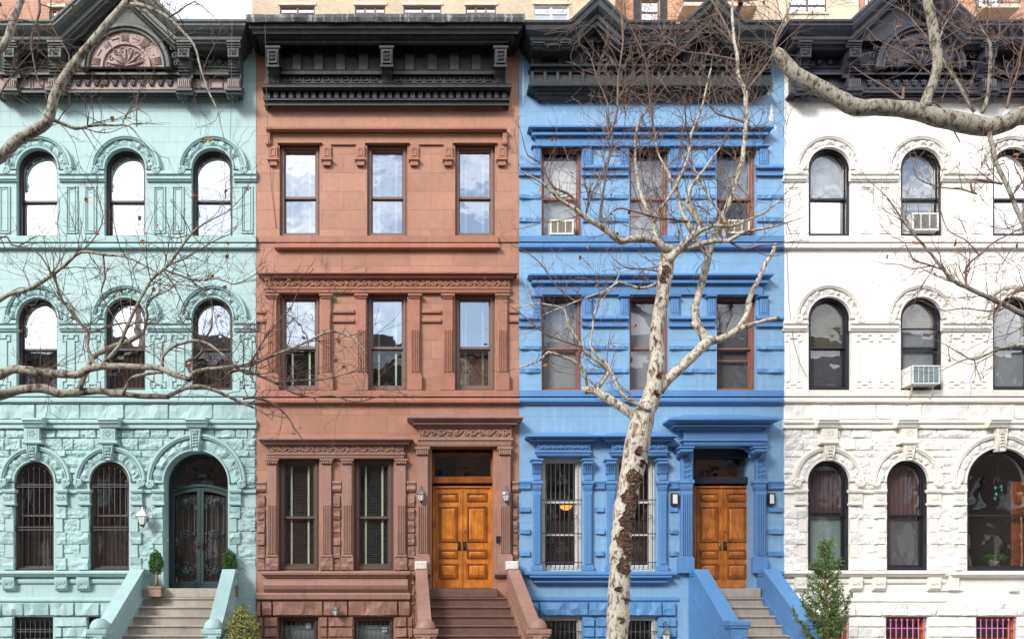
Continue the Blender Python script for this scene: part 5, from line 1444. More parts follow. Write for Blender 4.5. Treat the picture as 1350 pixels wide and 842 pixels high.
# ================================================================ plane trees
class Tree:
    def __init__(s, x, y, label, seed):
        s.t = thing('plane_tree', (x, y, GZ), label, 'tree', 'bare plane trees along the kerb')
        s.r = random.Random(seed); s.bm = 'bark' if seed == 21 else 'bark_grey'; s.tw = MB(); s.tr = MB(); s.lf = MB(); s.br = MB()
    def limb(s, pts, rads, d0=5.5, d1=None, name='limb', wob=.0, tw=0, lv=2, tlen=1.0, k=None, mat='bark', side=0, knots=False, start=0):
        """pts px; rads px at the wall scale; d from d0 to d1"""
        if d1 is None: d1 = d0
        n = len(pts); V = []; Rr = []
        L = [0]
        for i in range(1, n): L.append(L[-1]+math.hypot(pts[i][0]-pts[i-1][0], pts[i][1]-pts[i-1][1]))
        for i, p in enumerate(pts):
            d = d0+(d1-d0)*L[i]/L[-1]; V.append(V3(p[0], p[1], d)); 
            rr = rads[i] if hasattr(rads, '__len__') and len(rads) == n else (rads[0]+(rads[-1]-rads[0])*(L[i]/L[-1])**.8)
            Rr.append(rr/PX*(DC-d)/DC)
        # smooth (Catmull-Rom)
        Q = []; S = []
        for i in range(n-1):
            p0, p1, p2, p3 = V[max(i-1,0)], V[i], V[i+1], V[min(i+2,n-1)]
            seg = (p2-p1).length; m = max(2, min(8, int(seg/.10)))
            for j in range(m):
                u = j/m; q = .5*((2*p1)+(p2-p0)*u+(2*p0-5*p1+4*p2-p3)*u*u+(-p0+3*p1-3*p2+p3)*u**3)
                r = Rr[i]+(Rr[i+1]-Rr[i])*u
                q = q+Vector((s.r.gauss(0,1),s.r.gauss(0,1),s.r.gauss(0,1)))*r*((.03 if r > .06 else .10)+wob)
                Q.append(q); S.append(r*(1+s.r.uniform(-.05,.05)))
        Q.append(V[-1]); S.append(Rr[-1])
        rad = max(Rr)
        tgt = s.br if (mat == 'bark' and rad > .028) else s.tw
        kk = k or (14 if rad > .12 else 9 if rad > .05 else 6 if rad > .02 else 5)
        if name == 'trunk': s.tr.tube(Q, S, kk)
        elif mat == 'bark' and rad > .028:
            m = MB(); m.tube(Q, S, kk); m.build('limb', M[s.bm], s.t)
        else: s.tw.tube(Q, S, kk, cap=False)
        if knots:
            for _ in range(knots):
                i = s.r.randrange(1, len(Q)-1); a = s.r.uniform(0, 6.28); o = Vector((math.cos(a), -abs(math.sin(a)), s.r.uniform(-.2,.4))).normalized()
                (s.tr if name == 'trunk' else s.tw).tube([Q[i]+o*S[i]*.6, Q[i]+o*S[i]*1.03, Q[i]+o*S[i]*1.12], [S[i]*.24,S[i]*.17,S[i]*.04], 7)
        if tw:
            tot = sum((Q[i+1]-Q[i]).length for i in range(len(Q)-1)); cnt = int(tot*tw)
            for c in range(cnt):
                i = s.r.randrange(int(start*len(Q)), len(Q)-1); t = (Q[i+1]-Q[i]).normalized()
                up = Vector((s.r.gauss(0,.7), s.r.gauss(0,.6), s.r.gauss(.35,.7)+side)).normalized()
                dv = (t*.55+up*.95).normalized()
                s.twig(Q[i], dv, s.r.uniform(.35, 1.15)*tlen, max(.004, min(.009, S[i]*.5)), lv)
            s.twig(Q[-1], (Q[-1]-Q[-3]).normalized(), .5*tlen, max(.003, min(S[-1], .012)), lv) if Rr[-1] < .03 else None
    def twig(s, p, dv, L, r, lv):
        n = max(3, int(L/.11)); pts = [p]; rs = [r]; p = p.copy()
        bend = Vector((s.r.gauss(0,.10), s.r.gauss(0,.08), s.r.uniform(-.05,.13)))
        for i in range(n):
            dv = (dv+bend+Vector((s.r.gauss(0,.16), s.r.gauss(0,.12), s.r.gauss(0,.16)))).normalized()
            p = p+dv*L/n; pts.append(p.copy()); rs.append(max(.0028, r*(1-.72*(i+1)/n)))
            if lv > 0 and s.r.random() < .55:
                sd = (dv+Vector((s.r.gauss(0,.8), s.r.gauss(0,.7), s.r.gauss(.15,.8)))).normalized()
                s.twig(p, sd, L*s.r.uniform(.3,.6), r*.62, lv-1)
        s.tw.tube(pts, rs, 4 if r > .005 else 3, cap=False)
        if s.r.random() < .012:
            for _ in range(2):
                v = Vector((s.r.gauss(0,1),s.r.gauss(0,1),s.r.gauss(0,1))).normalized()*.045; b = v.orthogonal()*.7; c = p-Vector((0,0,.03)); s.lf.add([c-v,c-b,c+v,c+b], [(0,1,2,3)])
    def done(s, tm='twig'):
        if s.tr.v: s.tr.build('trunk', M['bark'], s.t)
        tag(s.tw.build('twigs', M[tm], s.t, recalc=False), kind='stuff')
        if s.lf.v: tag(s.lf.build('dead_leaves', M['deadleaf'], s.t, recalc=False), kind='stuff')

def Z1(l): return [(680+a/3.75, b/3.75) for a, b in l]
def Z2(l): return [(680+a/3.75, 200+b/3.75) for a, b in l]
def Z3(l): return [(680+a/3.75, 400+b/3.75) for a, b in l]
D = 5.2
x, z = P(813, 900, D)
T = Tree(x, -D, 'tall mottled bare plane tree with a cut trunk, rising in front of the blue house', 21)
trk = [(812,915),(813.5,842),(815.5,800),(817,760),(818,725),(820,695),(824,665),(829,640),(834.5,618),(838,598),(841,580),(845,562),(851,543),(858,524),(863,508),(866,480),(866,462),(865,440),(869,415),(873,392),(875,375),(877,358),(878.5,345),(878.5,335)]
trr = [16,14.3,14.3,14,13.3,13.3,13.8,14.2,15,16.8,17,15,13.2,12.2,11.5,10.5,9.2,8.4,8.1,8.5,9.4,10.6,9.1,7.5]
T.limb(trk, trr, D, D, 'trunk', k=20, wob=.0, knots=22)
wd = MB(); q_ = random.Random(9)
def trunk_at(py):
    for (p0, r0), (p1, r1) in zip(zip(trk, trr), zip(trk[1:], trr[1:])):
        if p1[1] <= py <= p0[1]:
            f = (p0[1]-py)/(p0[1]-p1[1]); return p0[0]+(p1[0]-p0[0])*f, r0+(r1-r0)*f
def wound(cx, y0, y1, w, lip=.030):
    """a ragged peeled scar: raised torn lips round a sunken dark heart, wrapped on the trunk"""
    nt_ = max(6, int((y1-y0)/1.6)); nw_ = 10; vs_ = []
    ph = q_.uniform(0, 9)
    for i in range(nt_+1):
        t_ = i/nt_; py = y0+(y1-y0)*t_; tx, tr = trunk_at(py); c = V3(tx, py, D); r = tr/PX*(DC-D)/DC
        ww = w*(math.sin(math.pi*min(1, max(0, t_)))**.5)*(1+.22*math.sin(t_*9+ph)+.12*math.sin(t_*23+ph*2))+.6
        sh = 2.2*math.sin(t_*7+ph)
        for j in range(nw_+1):
            u = j/nw_*2-1; off = (cx-tx)+sh+u*ww/2
            a = max(-1.35, min(1.35, math.asin(max(-.97, min(.97, off/tr)))))
            e = abs(u)
            if e > .95 or i in (0, nt_): h = -.02
            elif e > .6: h = lip*q_.uniform(.5, 1.25)
            else: h = .004+q_.uniform(-.004, .022)*(1 if q_.random() < .7 else 1.6)
            vs_.append((c.x+(r+h)*math.sin(a), c.y-(r+h)*math.cos(a), c.z+q_.uniform(-.006,.006)))
    wd.add(vs_, [(i*(nw_+1)+j, i*(nw_+1)+j+1, (i+1)*(nw_+1)+j+1, (i+1)*(nw_+1)+j) for i in range(nt_) for j in range(nw_)])
for a_ in ((832,619,650,21),(828,645,676,25),(826,671,703,24),(821,696,730,21),(820,728,758,19),(842,607,618,8),(837,590,604,7),(812,772,781,6),(823,787,795,5),(815,811,822,6),(866,492,503,7),(862,516,527,6),(873,352,378,9)): wound(*a_)
wd.build('bark_wound', M['wound'], T.t)
# upper crown, forking from the cut top
T.limb([(879,350)]+Z2([(775,480),(740,482),(690,440),(600,430),(520,440),(490,425),(440,380),(370,340),(325,310),(265,265),(210,230),(150,170),(90,130),(20,90),(10,0)]), [6.5,6.5,5.5,4.6,4.6,4.6,4,3.6,3.2,2.8,2.4,2.0,1.6,1.3,1,.7], D, D+.8, tw=5, tlen=.9)
T.limb(Z2([(325,310),(290,240),(255,205),(190,180),(150,115),(130,60),(60,20),(40,-40)]), [2.2,.7], D+.3, D+.6, tw=5, mat='t', tlen=.7)
T.limb(Z2([(700,440),(690,390),(680,350),(640,270),(610,180),(595,80),(590,0),(600,-120),(640,-200)]), [4,3.4,3,2.6,2.3,2,1.8,1.4,1], D, D-.3, tw=6)
T.limb(Z2([(680,350),(720,280),(790,170),(850,30),(870,-90),(920,-220),(945,-330),(965,-410)]), [2.6,2.4,2.1,1.8,1.5,1.3,1,.8], D, D+.3, tw=6)
T.limb([(880,345)]+Z2([(790,500),(840,440),(880,410),(915,370),(870,290),(850,240),(860,180),(900,130),(950,60),(1010,-20)]), [6,5,4.5,4.4,3.8,4.2,3.6,2.6,2,1.4,.8], D+.1, D+.4, tw=5, k=8)
T.limb(Z2([(880,405),(850,350),(830,320),(800,230),(770,140),(740,80),(700,0),(690,-80),(670,-200)]), [3.2,2.8,2.6,2.1,1.7,1.4,1.1,.9,.7], D+.1, D-.4, tw=6)
T.limb([(881,343)]+Z2([(790,500),(830,480),(890,465),(990,440),(1050,440),(1120,400),(1200,385),(1300,365)]), [5.5,5,4,3.7,3.1,2.8,2.2,1.7,1.1], D, D+.5, tw=5)
T.limb(Z2([(1050,445),(1045,400),(1030,335),(970,250),(930,180),(870,60),(850,-10),(880,-120)]), [2.3,2.2,2,1.6,1.4,1.1,.9,.7], D+.2, D, tw=5)
T.limb(Z2([(890,400),(940,380),(990,365),(1050,370),(1120,350),(1190,320),(1250,290),(1300,240)]), [2.6,2.5,2.4,2,1.6,1.3,1,.8], D+.2, D+.6, tw=6)
T.limb(Z2([(1050,440),(1130,480),(1200,465),(1285,460)]), [1.8,1], D+.2, D+.4, tw=5, mat='t')
T.limb(Z2([(850,345),(700,325),(600,300),(500,280),(450,330)]), [1.8,.9], D+.2, D+.6, tw=4, mat='t')
# right fork
T.limb([(868,515)]+Z3([(735,385),(790,340),(870,265),(940,195),(965,178)]), [8,8,7,6.6,6.4,6.2], D, D-.3, k=12)
T.limb(Z3([(950,190),(1040,165),(1110,125),(1200,95),(1300,68)]), [5.4,5,4,2.8,1.9], D-.3, D-.5, k=9)
T.limb(Z3([(1095,133),(1140,60),(1155,0)])+Z2([(1148,760),(1165,700),(1200,630),(1240,545),(1270,500),(1282,458)]), [4.2,4,3.8,3.6,3.3,3,2.8,2.4,2.2], D-.4, D-.8, k=9)
T.limb(Z3([(945,190),(925,155),(895,95),(885,20)])+Z2([(885,770),(905,700),(930,610),(950,530),(970,450),(1000,370),(1040,280),(1075,180),(1115,60)])+Z1([(1130,720),(1138,600),(1138,460),(1100,380),(1095,280),(1080,200),(1070,80),(1072,-30)]),
       [5.6,5.6,5.4,5,4.7,4.8,5,4.7,4.3,3.9,3.7,3.5,3.2,3.0,2.9,2.8,2.4,2.1,1.9,1.7,1.5], D-.3, D-1.0, tw=4.5, k=9, start=.35)
T.limb(Z3([(930,180),(905,130),(870,92)]), [4.6,4.2,3.9], D-.3, D-.35, k=9)
T.limb(Z2([(945,530),(920,470),(880,420),(830,330),(800,200)]), [3.2,2.7,2.4,1.6,1], D-.5, D-.4, tw=4)
T.limb(Z1([(1135,455),(1180,400),(1260,290),(1290,200),(1340,100)]), [2,1.6,1.2,.9,.6], D-.8, D-.9, tw=8, mat='t')
T.limb(Z1([(1138,620),(1120,600),(1050,580),(990,560),(940,500),(880,450)]), [1.7,1.5,1.2,1,.8,.6], D-.8, D-.6, tw=8, mat='t')
T.limb(Z1([(1100,300),(1000,280),(900,265),(820,250),(720,180),(690,150)]), [1.6,1.3,1,.9,.7,.5], D-.9, D-.7, tw=9, mat='t')
T.limb(Z1([(1095,270),(1040,130),(980,20),(930,-60)]), [1.6,1.2,.9,.7], D-.9, D-1.1, tw=7, mat='t')
T.limb(Z1([(1140,600),(1160,640),(1210,600),(1230,500)]), [1.4,1,.8,.5], D-.8, D-.9, tw=7, mat='t')
T.limb(Z1([(455,690),(500,560),(505,400),(530,200),(520,50),(500,-60)]), [1.5,1.4,1.2,1,.9,.7], D+.3, D+.2, tw=9, mat='t')
T.limb(Z2([(415,350),(425,250),(440,150),(455,60)])+Z1([(480,700),(455,640),(455,520),(400,380),(370,280)]), [2,1.8,1.6,1.4,1.2,1,1,.7,.5], D+.1, D+.2, tw=7, mat='t')
T.limb(Z1([(690,700),(670,560),(660,480),(640,300),(590,180),(560,120)]), [1.4,1.2,1,.9,.7,.5], D-.1, D+.3, tw=8, mat='t')
T.limb(Z1([(660,480),(720,400),(780,290),(830,240)]), [1,.8,.6,.4], D, D+.2, tw=9, mat='t')
T.limb(Z2([(350,300),(380,200),(430,100),(480,0)]), [1.6,1.3,1,.8], D+.3, D+.4, tw=7, mat='t')
# left fork
T.limb([(843,568)]+Z3([(590,560),(520,510),(440,460),(385,425),(352,428),(338,413)]), [9,7,6,5.5,5.2,5.6,4], D, D-.4, k=12)
T.limb(Z3([(352,415),(345,370),(335,330),(310,300),(240,265),(160,240),(130,275),(60,305),(0,320)]), [2.4,2.2,2.1,2.1,2,1.8,1.4,1.1,.8], D-.4, D-.2, tw=5, tlen=.7)
T.limb(Z3([(405,420),(440,370),(458,335),(445,320),(400,285),(330,225),(300,170),(265,115),(240,30),(180,10),(100,0),(20,20)]), [2.6,2.5,2.4,2.3,2.2,2,1.8,1.6,1.2,1,.8,.6], D-.3, D, tw=6, tlen=.8)
T.limb([(858,540)]+Z3([(640,515),(580,485),(530,455),(490,380),(455,305),(400,255),(368,205),(380,120),(385,60),(415,0)])+Z2([(460,690),(510,610),(515,520)]), [3,2.7,2.5,2.4,2.2,2,1.7,1.6,1.4,1.2,1,.9,.7,.5], D+.2, D+.3, tw=5, tlen=.7)
T.limb(Z3([(330,215),(250,190),(150,150),(60,80),(0,30),(-60,-10)]), [1.5,1.3,1.1,.9,.7,.5], D, D+.2, tw=7, mat='t', tlen=.8)
T.limb(Z2([(700,650),(650,670),(600,672),(550,655),(505,645),(440,690),(350,720),(250,760),(150,800)]), [2.2,2,2,1.8,1.5,1.1,1,.8,.6], D, D+.3, tw=6, tlen=.6)
T.limb(Z2([(700,590),(640,580),(560,575),(520,560)]), [1.2,.7], D+.1, D+.2, tw=7, mat='t', tlen=.6)
T.limb(Z2([(295,740),(240,700),(180,640),(130,560),(60,500),(20,480)]), [1.2,1,.9,.8,.6,.5], D, D+.2, tw=6, mat='t', tlen=.7)
T.done('twig_red'); TREE_MID = T.t

# left tree: stands beyond the left edge of the picture
def A1(l): return [(a/3.826, b/3.826) for a, b in l]
def A2(l): return [(a/3.826, 200+b/3.826) for a, b in l]
def A3(l): return [(a/3.826, 400+b/3.826) for a, b in l]
def B3(l): return [(320+a/3.553, 400+b/3.553) for a, b in l]
D = 6.0
x, z = P(-190, 900, D)
T = Tree(x, -D, 'bare plane tree at the left edge whose pale boughs cross the mint house', 33)
T.limb([(-190,935),(-190,700),(-180,600),(-165,500),(-160,400),(-155,300),(-150,200),(-150,100),(-145,-50)], [24,20,19,18,15,13,11,8,5], D, D, 'trunk', k=18)
T.limb([(-158,330),(-90,270),(-40,230)]+A1([(0,790),(100,700),(210,640),(250,595),(270,500),(320,400),(400,290),(480,200),(560,100),(640,10),(700,-90)]), [11,10,8.4,7.8,7.6,7,6.2,5.5,5.2,5,4.9,4.9,4.8,4.7,4.4], D, D+.3, k=12)
T.limb([(-150,160),(-60,100)]+A1([(0,250),(60,130),(90,50),(120,-40)]), [8,6.5,5.2,5,4.6,4.2], D, D-.3, k=10)
T.limb([(-168,520),(-90,500),(-30,492)]+A3([(0,360),(60,330),(200,345),(380,360),(420,345),(480,320),(530,315),(650,318),(800,325),(880,360),(960,385)]), [12,9.5,7.2,6.4,5.8,5.4,5.2,5,4.8,4.6,4.3,3.9,3.6,3.2], D, D+.6, k=11, tw=1.5, start=.4)
T.limb(A3([(960,385),(975,350),(1050,330),(1150,320),(1250,310),(1301,295)])+B3([(100,260),(200,220),(300,180),(410,130),(520,165),(590,250)]), [3,2.8,2.6,2.4,2.2,2,1.9,1.8,1.6,1.5,1.1,.7], D+.6, D+1.0, tw=7, tlen=.9)
T.limb([(-172,560),(-90,540),(-40,528)]+A3([(0,465),(100,435),(230,430),(300,455),(420,445),(500,440),(600,455),(700,465),(850,470)]), [12,9,7,6.2,5.8,5.8,5.4,5,4.6,4.2,3.6,3.2], D, D-.5, k=11)
T.limb(A3([(845,472),(900,440),(1000,415),(1100,445),(1200,490),(1280,525)]), [3.2,2.8,2.6,2.3,2.1,1.6], D-.5, D-.7, tw=4, tlen=.8)
T.limb(A3([(485,325),(465,280),(440,210),(445,150),(400,90),(345,0)])+A2([(320,760),(300,700),(280,640),(270,560)]), [2.8,2.6,2.4,2.1,1.8,1.5,1.3,1.1,.9,.6], D+.3, D+.1, tw=5, tlen=.8)
T.limb(A3([(405,430),(430,350),(470,270),(560,220),(650,190),(725,142)]), [4,3.8,3.8,3.6,3.4,3], D-.3, D-.2, k=9)
T.limb(A3([(725,142),(745,60)])+A2([(740,760),(800,720),(850,700),(900,650)]), [1.8,1.6,1.2,.9,.7,.5], D-.2, D-.1, tw=9, mat='t')
T.limb(A3([(525,300),(600,215),(640,120),(680,30)])+A2([(700,760),(760,650),(850,570),(920,470),(990,390),(1070,340),(1150,300),(1220,230)]), [2.8,2.6,2.4,2.2,2,1.9,2,1.8,1.4,1,.8,.6], D+.3, D+.5, tw=9, tlen=.9)
T.limb(A2([(850,570),(930,540),(1000,500),(1080,450),(1150,420)]), [1.3,.6], D+.5, D+.5, tw=10, mat='t', tlen=.8)
T.limb(A2([(820,590),(900,620),(1000,650),(1100,640),(1180,670),(1250,640)]), [1.3,.6], D+.5, D+.6, tw=9, mat='t', tlen=.8)
T.limb(A2([(820,590),(880,680),(920,760),(960,840)]), [1.2,.6], D+.5, D+.4, tw=8, mat='t', tlen=.7)
T.limb([(-40,420)]+A2([(0,750),(40,720),(150,690),(250,630),(330,570),(410,505),(520,520),(630,530),(740,580),(850,640)]), [3.6,3.2,2.9,2.7,2.4,2.2,1.9,1.6,1.4,1.1,.8], D, D+.5, tw=5)
T.limb(A2([(275,620),(300,720),(350,800)])+A3([(430,130),(480,140),(560,110),(650,95),(750,100),(850,110)]), [1.6,1.5,1.4,1.3,1.2,1.1,1,.8,.6], D+.2, D+.4, tw=4, mat='t', tlen=.7)
T.limb(A2([(410,505),(480,430),(520,330),(490,200),(500,100)]), [.9,.4], D+.3, D+.3, tw=7, mat='t', tlen=.7)
T.limb(A2([(520,520),(530,640),(510,700),(540,780)])+A3([(600,110),(640,180)]), [1.3,1.2,1.1,1,.9,.6], D+.3, D+.3, tw=5, mat='t', tlen=.7)
T.limb([(-60,380)]+A2([(0,430),(60,470),(150,490),(210,530),(250,600),(290,680)]), [1.6,.9], D, D+.3, tw=5, mat='t', tlen=.6)
T.limb(A3([(820,320),(820,270),(850,235),(900,205),(970,187),(1030,195),(1090,230),(1170,300),(1240,350),(1301,355)]), [2.5,2.4,2.2,2.1,2,1.7,1.5,1.3,1.2,1], D+.4, D+.7, tw=6, tlen=.8)
T.limb(A3([(970,380),(955,330),(935,295),(985,275),(1020,240),(1030,180),(1065,130),(1070,60)]), [2.4,2.3,2.2,2.1,2,1.8,1.4,.9], D+.5, D+.4, tw=6, tlen=.8)
T.limb(A3([(620,462),(640,410),(665,378),(720,358),(820,348)]), [2.6,2.4,2.3,2.1,1.9], D-.3, D-.1, tw=2, tlen=.5)
T.limb(A1([(268,608),(320,625),(380,648),(440,638),(500,630),(580,632),(650,635),(700,690),(750,750)]), [2.4,2.3,2.1,1.9,1.7,1.4,1.2,1,.7], D+.1, D+.3, tw=7, tlen=.8)
T.limb(A1([(655,20),(700,25),(760,45),(850,90),(910,150),(980,230),(1010,340),(1050,460),(1100,560),(1110,620)]), [3,2.8,2.5,2.1,1.9,1.6,1.4,1.2,1,.6], D+.3, D+.6, tw=7, tlen=.8)
T.limb(A1([(850,90),(900,60),(980,10),(1050,60)]), [1.2,.6], D+.5, D+.6, tw=6, mat='t', tlen=.7)
T.limb(A1([(190,-40),(200,60),(160,190),(165,280),(190,400),(220,450)]), [1.8,1.6,1.4,1.2,1,.6], D-.3, D-.2, tw=6, mat='t', tlen=.8)
T.limb(A1([(-40,560),(20,440),(100,330),(200,210),(180,150)]), [1.2,.6], D, D+.1, tw=5, mat='t', tlen=.8)
T.limb(A1([(560,100),(540,200),(600,280),(640,300)]), [1,.5], D+.2, D+.3, tw=7, mat='t', tlen=.6)
T.limb(A1([(330,380),(350,280),(300,200),(250,100),(260,0)]), [1.2,.6], D+.2, D+.2, tw=7, mat='t', tlen=.7)
T.limb(A1([(690,640),(690,540),(700,470),(760,400)]), [1,.5], D+.3, D+.3, tw=5, mat='t', tlen=.6)
T.limb([(300,492)]+B3([(0,310),(60,330),(150,370),(240,420),(330,440),(420,430),(520,460),(620,440)]), [1.8,1.6,1.6,1.5,1.3,1.2,1,.8,.6], D+.7, D+.9, tw=8, tlen=.8, mat='t')
T.limb([(300,486)]+B3([(30,280),(60,240),(100,170),(180,70),(220,30),(260,-60)]), [1.5,1.4,1.3,1.2,1,.8,.6], D+.7, D+.9, tw=8, mat='t', tlen=.8)
T.limb(B3([(0,445),(60,440),(120,460),(160,480),(210,530),(240,580),(290,650)]), [1.8,1.7,1.6,1.4,1.1,.8,.5], D-.6, D-.5, tw=5, mat='t', tlen=.6)
T.limb(B3([(150,370),(260,360),(380,355),(480,330),(580,300)]), [1.2,.6], D+.8, D+.9, tw=8, mat='t', tlen=.7)
T.limb(B3([(410,130),(410,60),(430,-20),(480,-60)]), [1,.5], D+.9, D+.9, tw=7, mat='t', tlen=.7)
T.done('twig')

# right tree: stands beyond the right edge
def C1(l): return [(1010+a/3.826, b/3.826) for a, b in l]
def C2(l): return [(1010+a/3.826, 200+b/3.826) for a, b in l]
def C3(l): return [(1010+a/3.826, 400+b/3.826) for a, b in l]
D = 5.6
x, z = P(1520, 900, D)
T = Tree(x, -D, 'bare plane tree at the right edge with one thick bough across the white house', 55)
T.limb([(1520,925),(1520,700),(1515,560),(1505,440),(1500,300),(1495,200),(1490,60),(1485,-60)], [24,21,20,18,16,14,9,6], D, D, 'trunk', k=18)
T.limb([(1500,270),(1460,200),(1410,160)]+C1([(1301,583),(1200,625),(1100,640),(980,615),(850,590),(780,568),(680,550),(560,542),(460,545),(380,510),(290,455),(200,410),(120,350),(80,295),(50,258)]), [14,13,12,11.2,10.8,11.2,11.6,11,10.2,9.8,10,9.8,9.4,9.8,9.4,8.6,7.6,5.2], D, D-.4, k=16)
T.limb(C1([(800,545),(812,490),(850,400),(866,300),(850,200),(835,100),(812,0),(800,-60)]), [7.5,6.4,6,6.2,6.4,5.8,5.6,5.2], D-.2, D-.1, k=12)
T.limb(C1([(55,262),(40,230),(60,160),(110,60),(140,-40)]), [2.4,1.6,1.2,.9,.6], D-.4, D-.5, tw=7, mat='t')
T.limb(C1([(1050,565),(1000,480),(960,410),(900,320),(870,240),(900,130),(960,40),(1000,-40)]), [2.4,2.2,2.1,1.8,1.4,1.1,.8,.6], D-.2, D-.4, tw=8)
T.limb(C1([(1090,570),(1120,480),(1128,400),(1130,330),(1130,220),(1090,160),(1060,60),(1080,-40)]), [2.6,2.5,2.4,2.2,1.8,1.4,1,.7], D-.1, D+.2, tw=9)
T.limb(C1([(1215,545),(1230,470),(1270,360),(1290,250),(1330,130)]), [1.8,1.5,1.2,1,.7], D, D+.2, tw=9, mat='t')
T.limb(C1([(880,300),(820,200),(760,130),(700,60),(640,30)]), [1.4,1,.8,.6,.4], D-.3, D-.5, tw=9, mat='t')
T.limb(C1([(830,380),(740,290),(640,240),(560,200)]), [1.2,.9,.6,.4], D-.2, D-.3, tw=7, mat='t', tlen=.7)
T.limb(C1([(690,500),(600,440),(500,380),(435,335)]), [1.4,1.1,.8,.5], D-.3, D-.4, mat='t')
T.limb(C1([(790,520),(850,520),(890,560),(930,630),(980,720)]), [1.4,1.2,1.1,1,.7], D-.6, D-.7, mat='t')
T.limb(C1([(690,505),(695,440)]), [2,1.5], D-.4, D-.4, mat='t')
T.limb(C1([(1150,220),(1200,160),(1260,90),(1350,40)]), [1.2,.8,.6,.5], D, D+.2, tw=9, mat='t')
T.limb(C1([(1130,670),(1130,690),(1145,740),(1160,825)])+C2([(1155,50),(1190,120),(1250,250),(1290,350),(1330,420)]), [3,2.9,2.7,2.6,2.6,2.7,2.7,2.4,2], D, D+.2, tw=4, k=8)
T.limb(C2([(1190,162),(1110,150),(1040,142),(1036,190),(1060,212),(990,190),(900,183),(840,170),(760,130),(740,50)]), [1.8,1.6,1.5,1.4,1.3,1.2,1,.9,.7,.5], D+.1, D+.3, tw=5, mat='t', tlen=.8)
T.limb([(1490,470),(1430,448),(1390,432)]+C2([(1301,822),(1200,770),(1090,720),(1030,690),(980,670),(930,640),(900,600),(820,500),(740,410),(680,330),(610,230),(555,178)]), [6,4.8,4,3.5,3.2,2.9,2.7,2.6,2.4,2.1,1.6,1.3,1.1,.8,.5], D, D+.5, tw=6, tlen=.8, start=.25)
T.limb(C2([(1010,690),(1008,640),(1010,580),(1075,520),(1145,460),(1240,410),(1320,370)]), [1.8,1.6,1.4,1.3,1.1,1,.8], D+.3, D+.3, tw=6, mat='t', tlen=.8)
T.limb(C2([(1075,520),(1000,440),(920,400),(880,300)]), [1,.5], D+.3, D+.4, tw=5, mat='t', tlen=.7)
T.limb(C2([(900,600),(850,580),(790,560),(740,540),(700,460),(640,430)]), [1.2,.5], D+.4, D+.5, tw=6, mat='t', tlen=.7)
T.limb(C2([(830,575),(740,590),(680,570),(600,565)]), [.9,.5], D+.4, D+.5, tw=5, mat='t', tlen=.6)
T.limb([(1440,400)]+C2([(1380,640),(1301,680),(1230,720),(1190,760),(1160,830)]), [2.6,2,1.6,1.3,1,.7], D+.2, D+.3, tw=6, mat='t', tlen=.7)
T.limb([(1498,420),(1420,440)]+C3([(1380,205),(1301,210),(1230,218),(1180,225),(1120,255),(1050,282),(1020,278),(960,300),(890,335)]), [4.5,3.2,2.6,2.2,1.9,1.7,1.6,1.5,1.2,.9,.5], D, D+.5, tw=3.5, tlen=.7, start=.3)
T.limb(C3([(1025,278),(960,240),(900,205),(870,190)]), [1,.4], D+.3, D+.4, tw=4, mat='t', tlen=.5)
T.limb([(1495,330),(1430,290)]+C2([(1420,300),(1301,150),(1250,212),(1290,150),(1250,60),(1290,0)]), [3,2.2,1.8,1.4,1.2,1,.8,.5], D, D+.1, tw=6, mat='t', tlen=.8)
T.limb([(1440,420)]+C2([(1301,700),(1180,800),(1000,790),(900,800),(820,770)]), [1.8,1.2,1,.8,.6,.4], D, D+.4, tw=6, mat='t', tlen=.7)
T.done('twig_red')

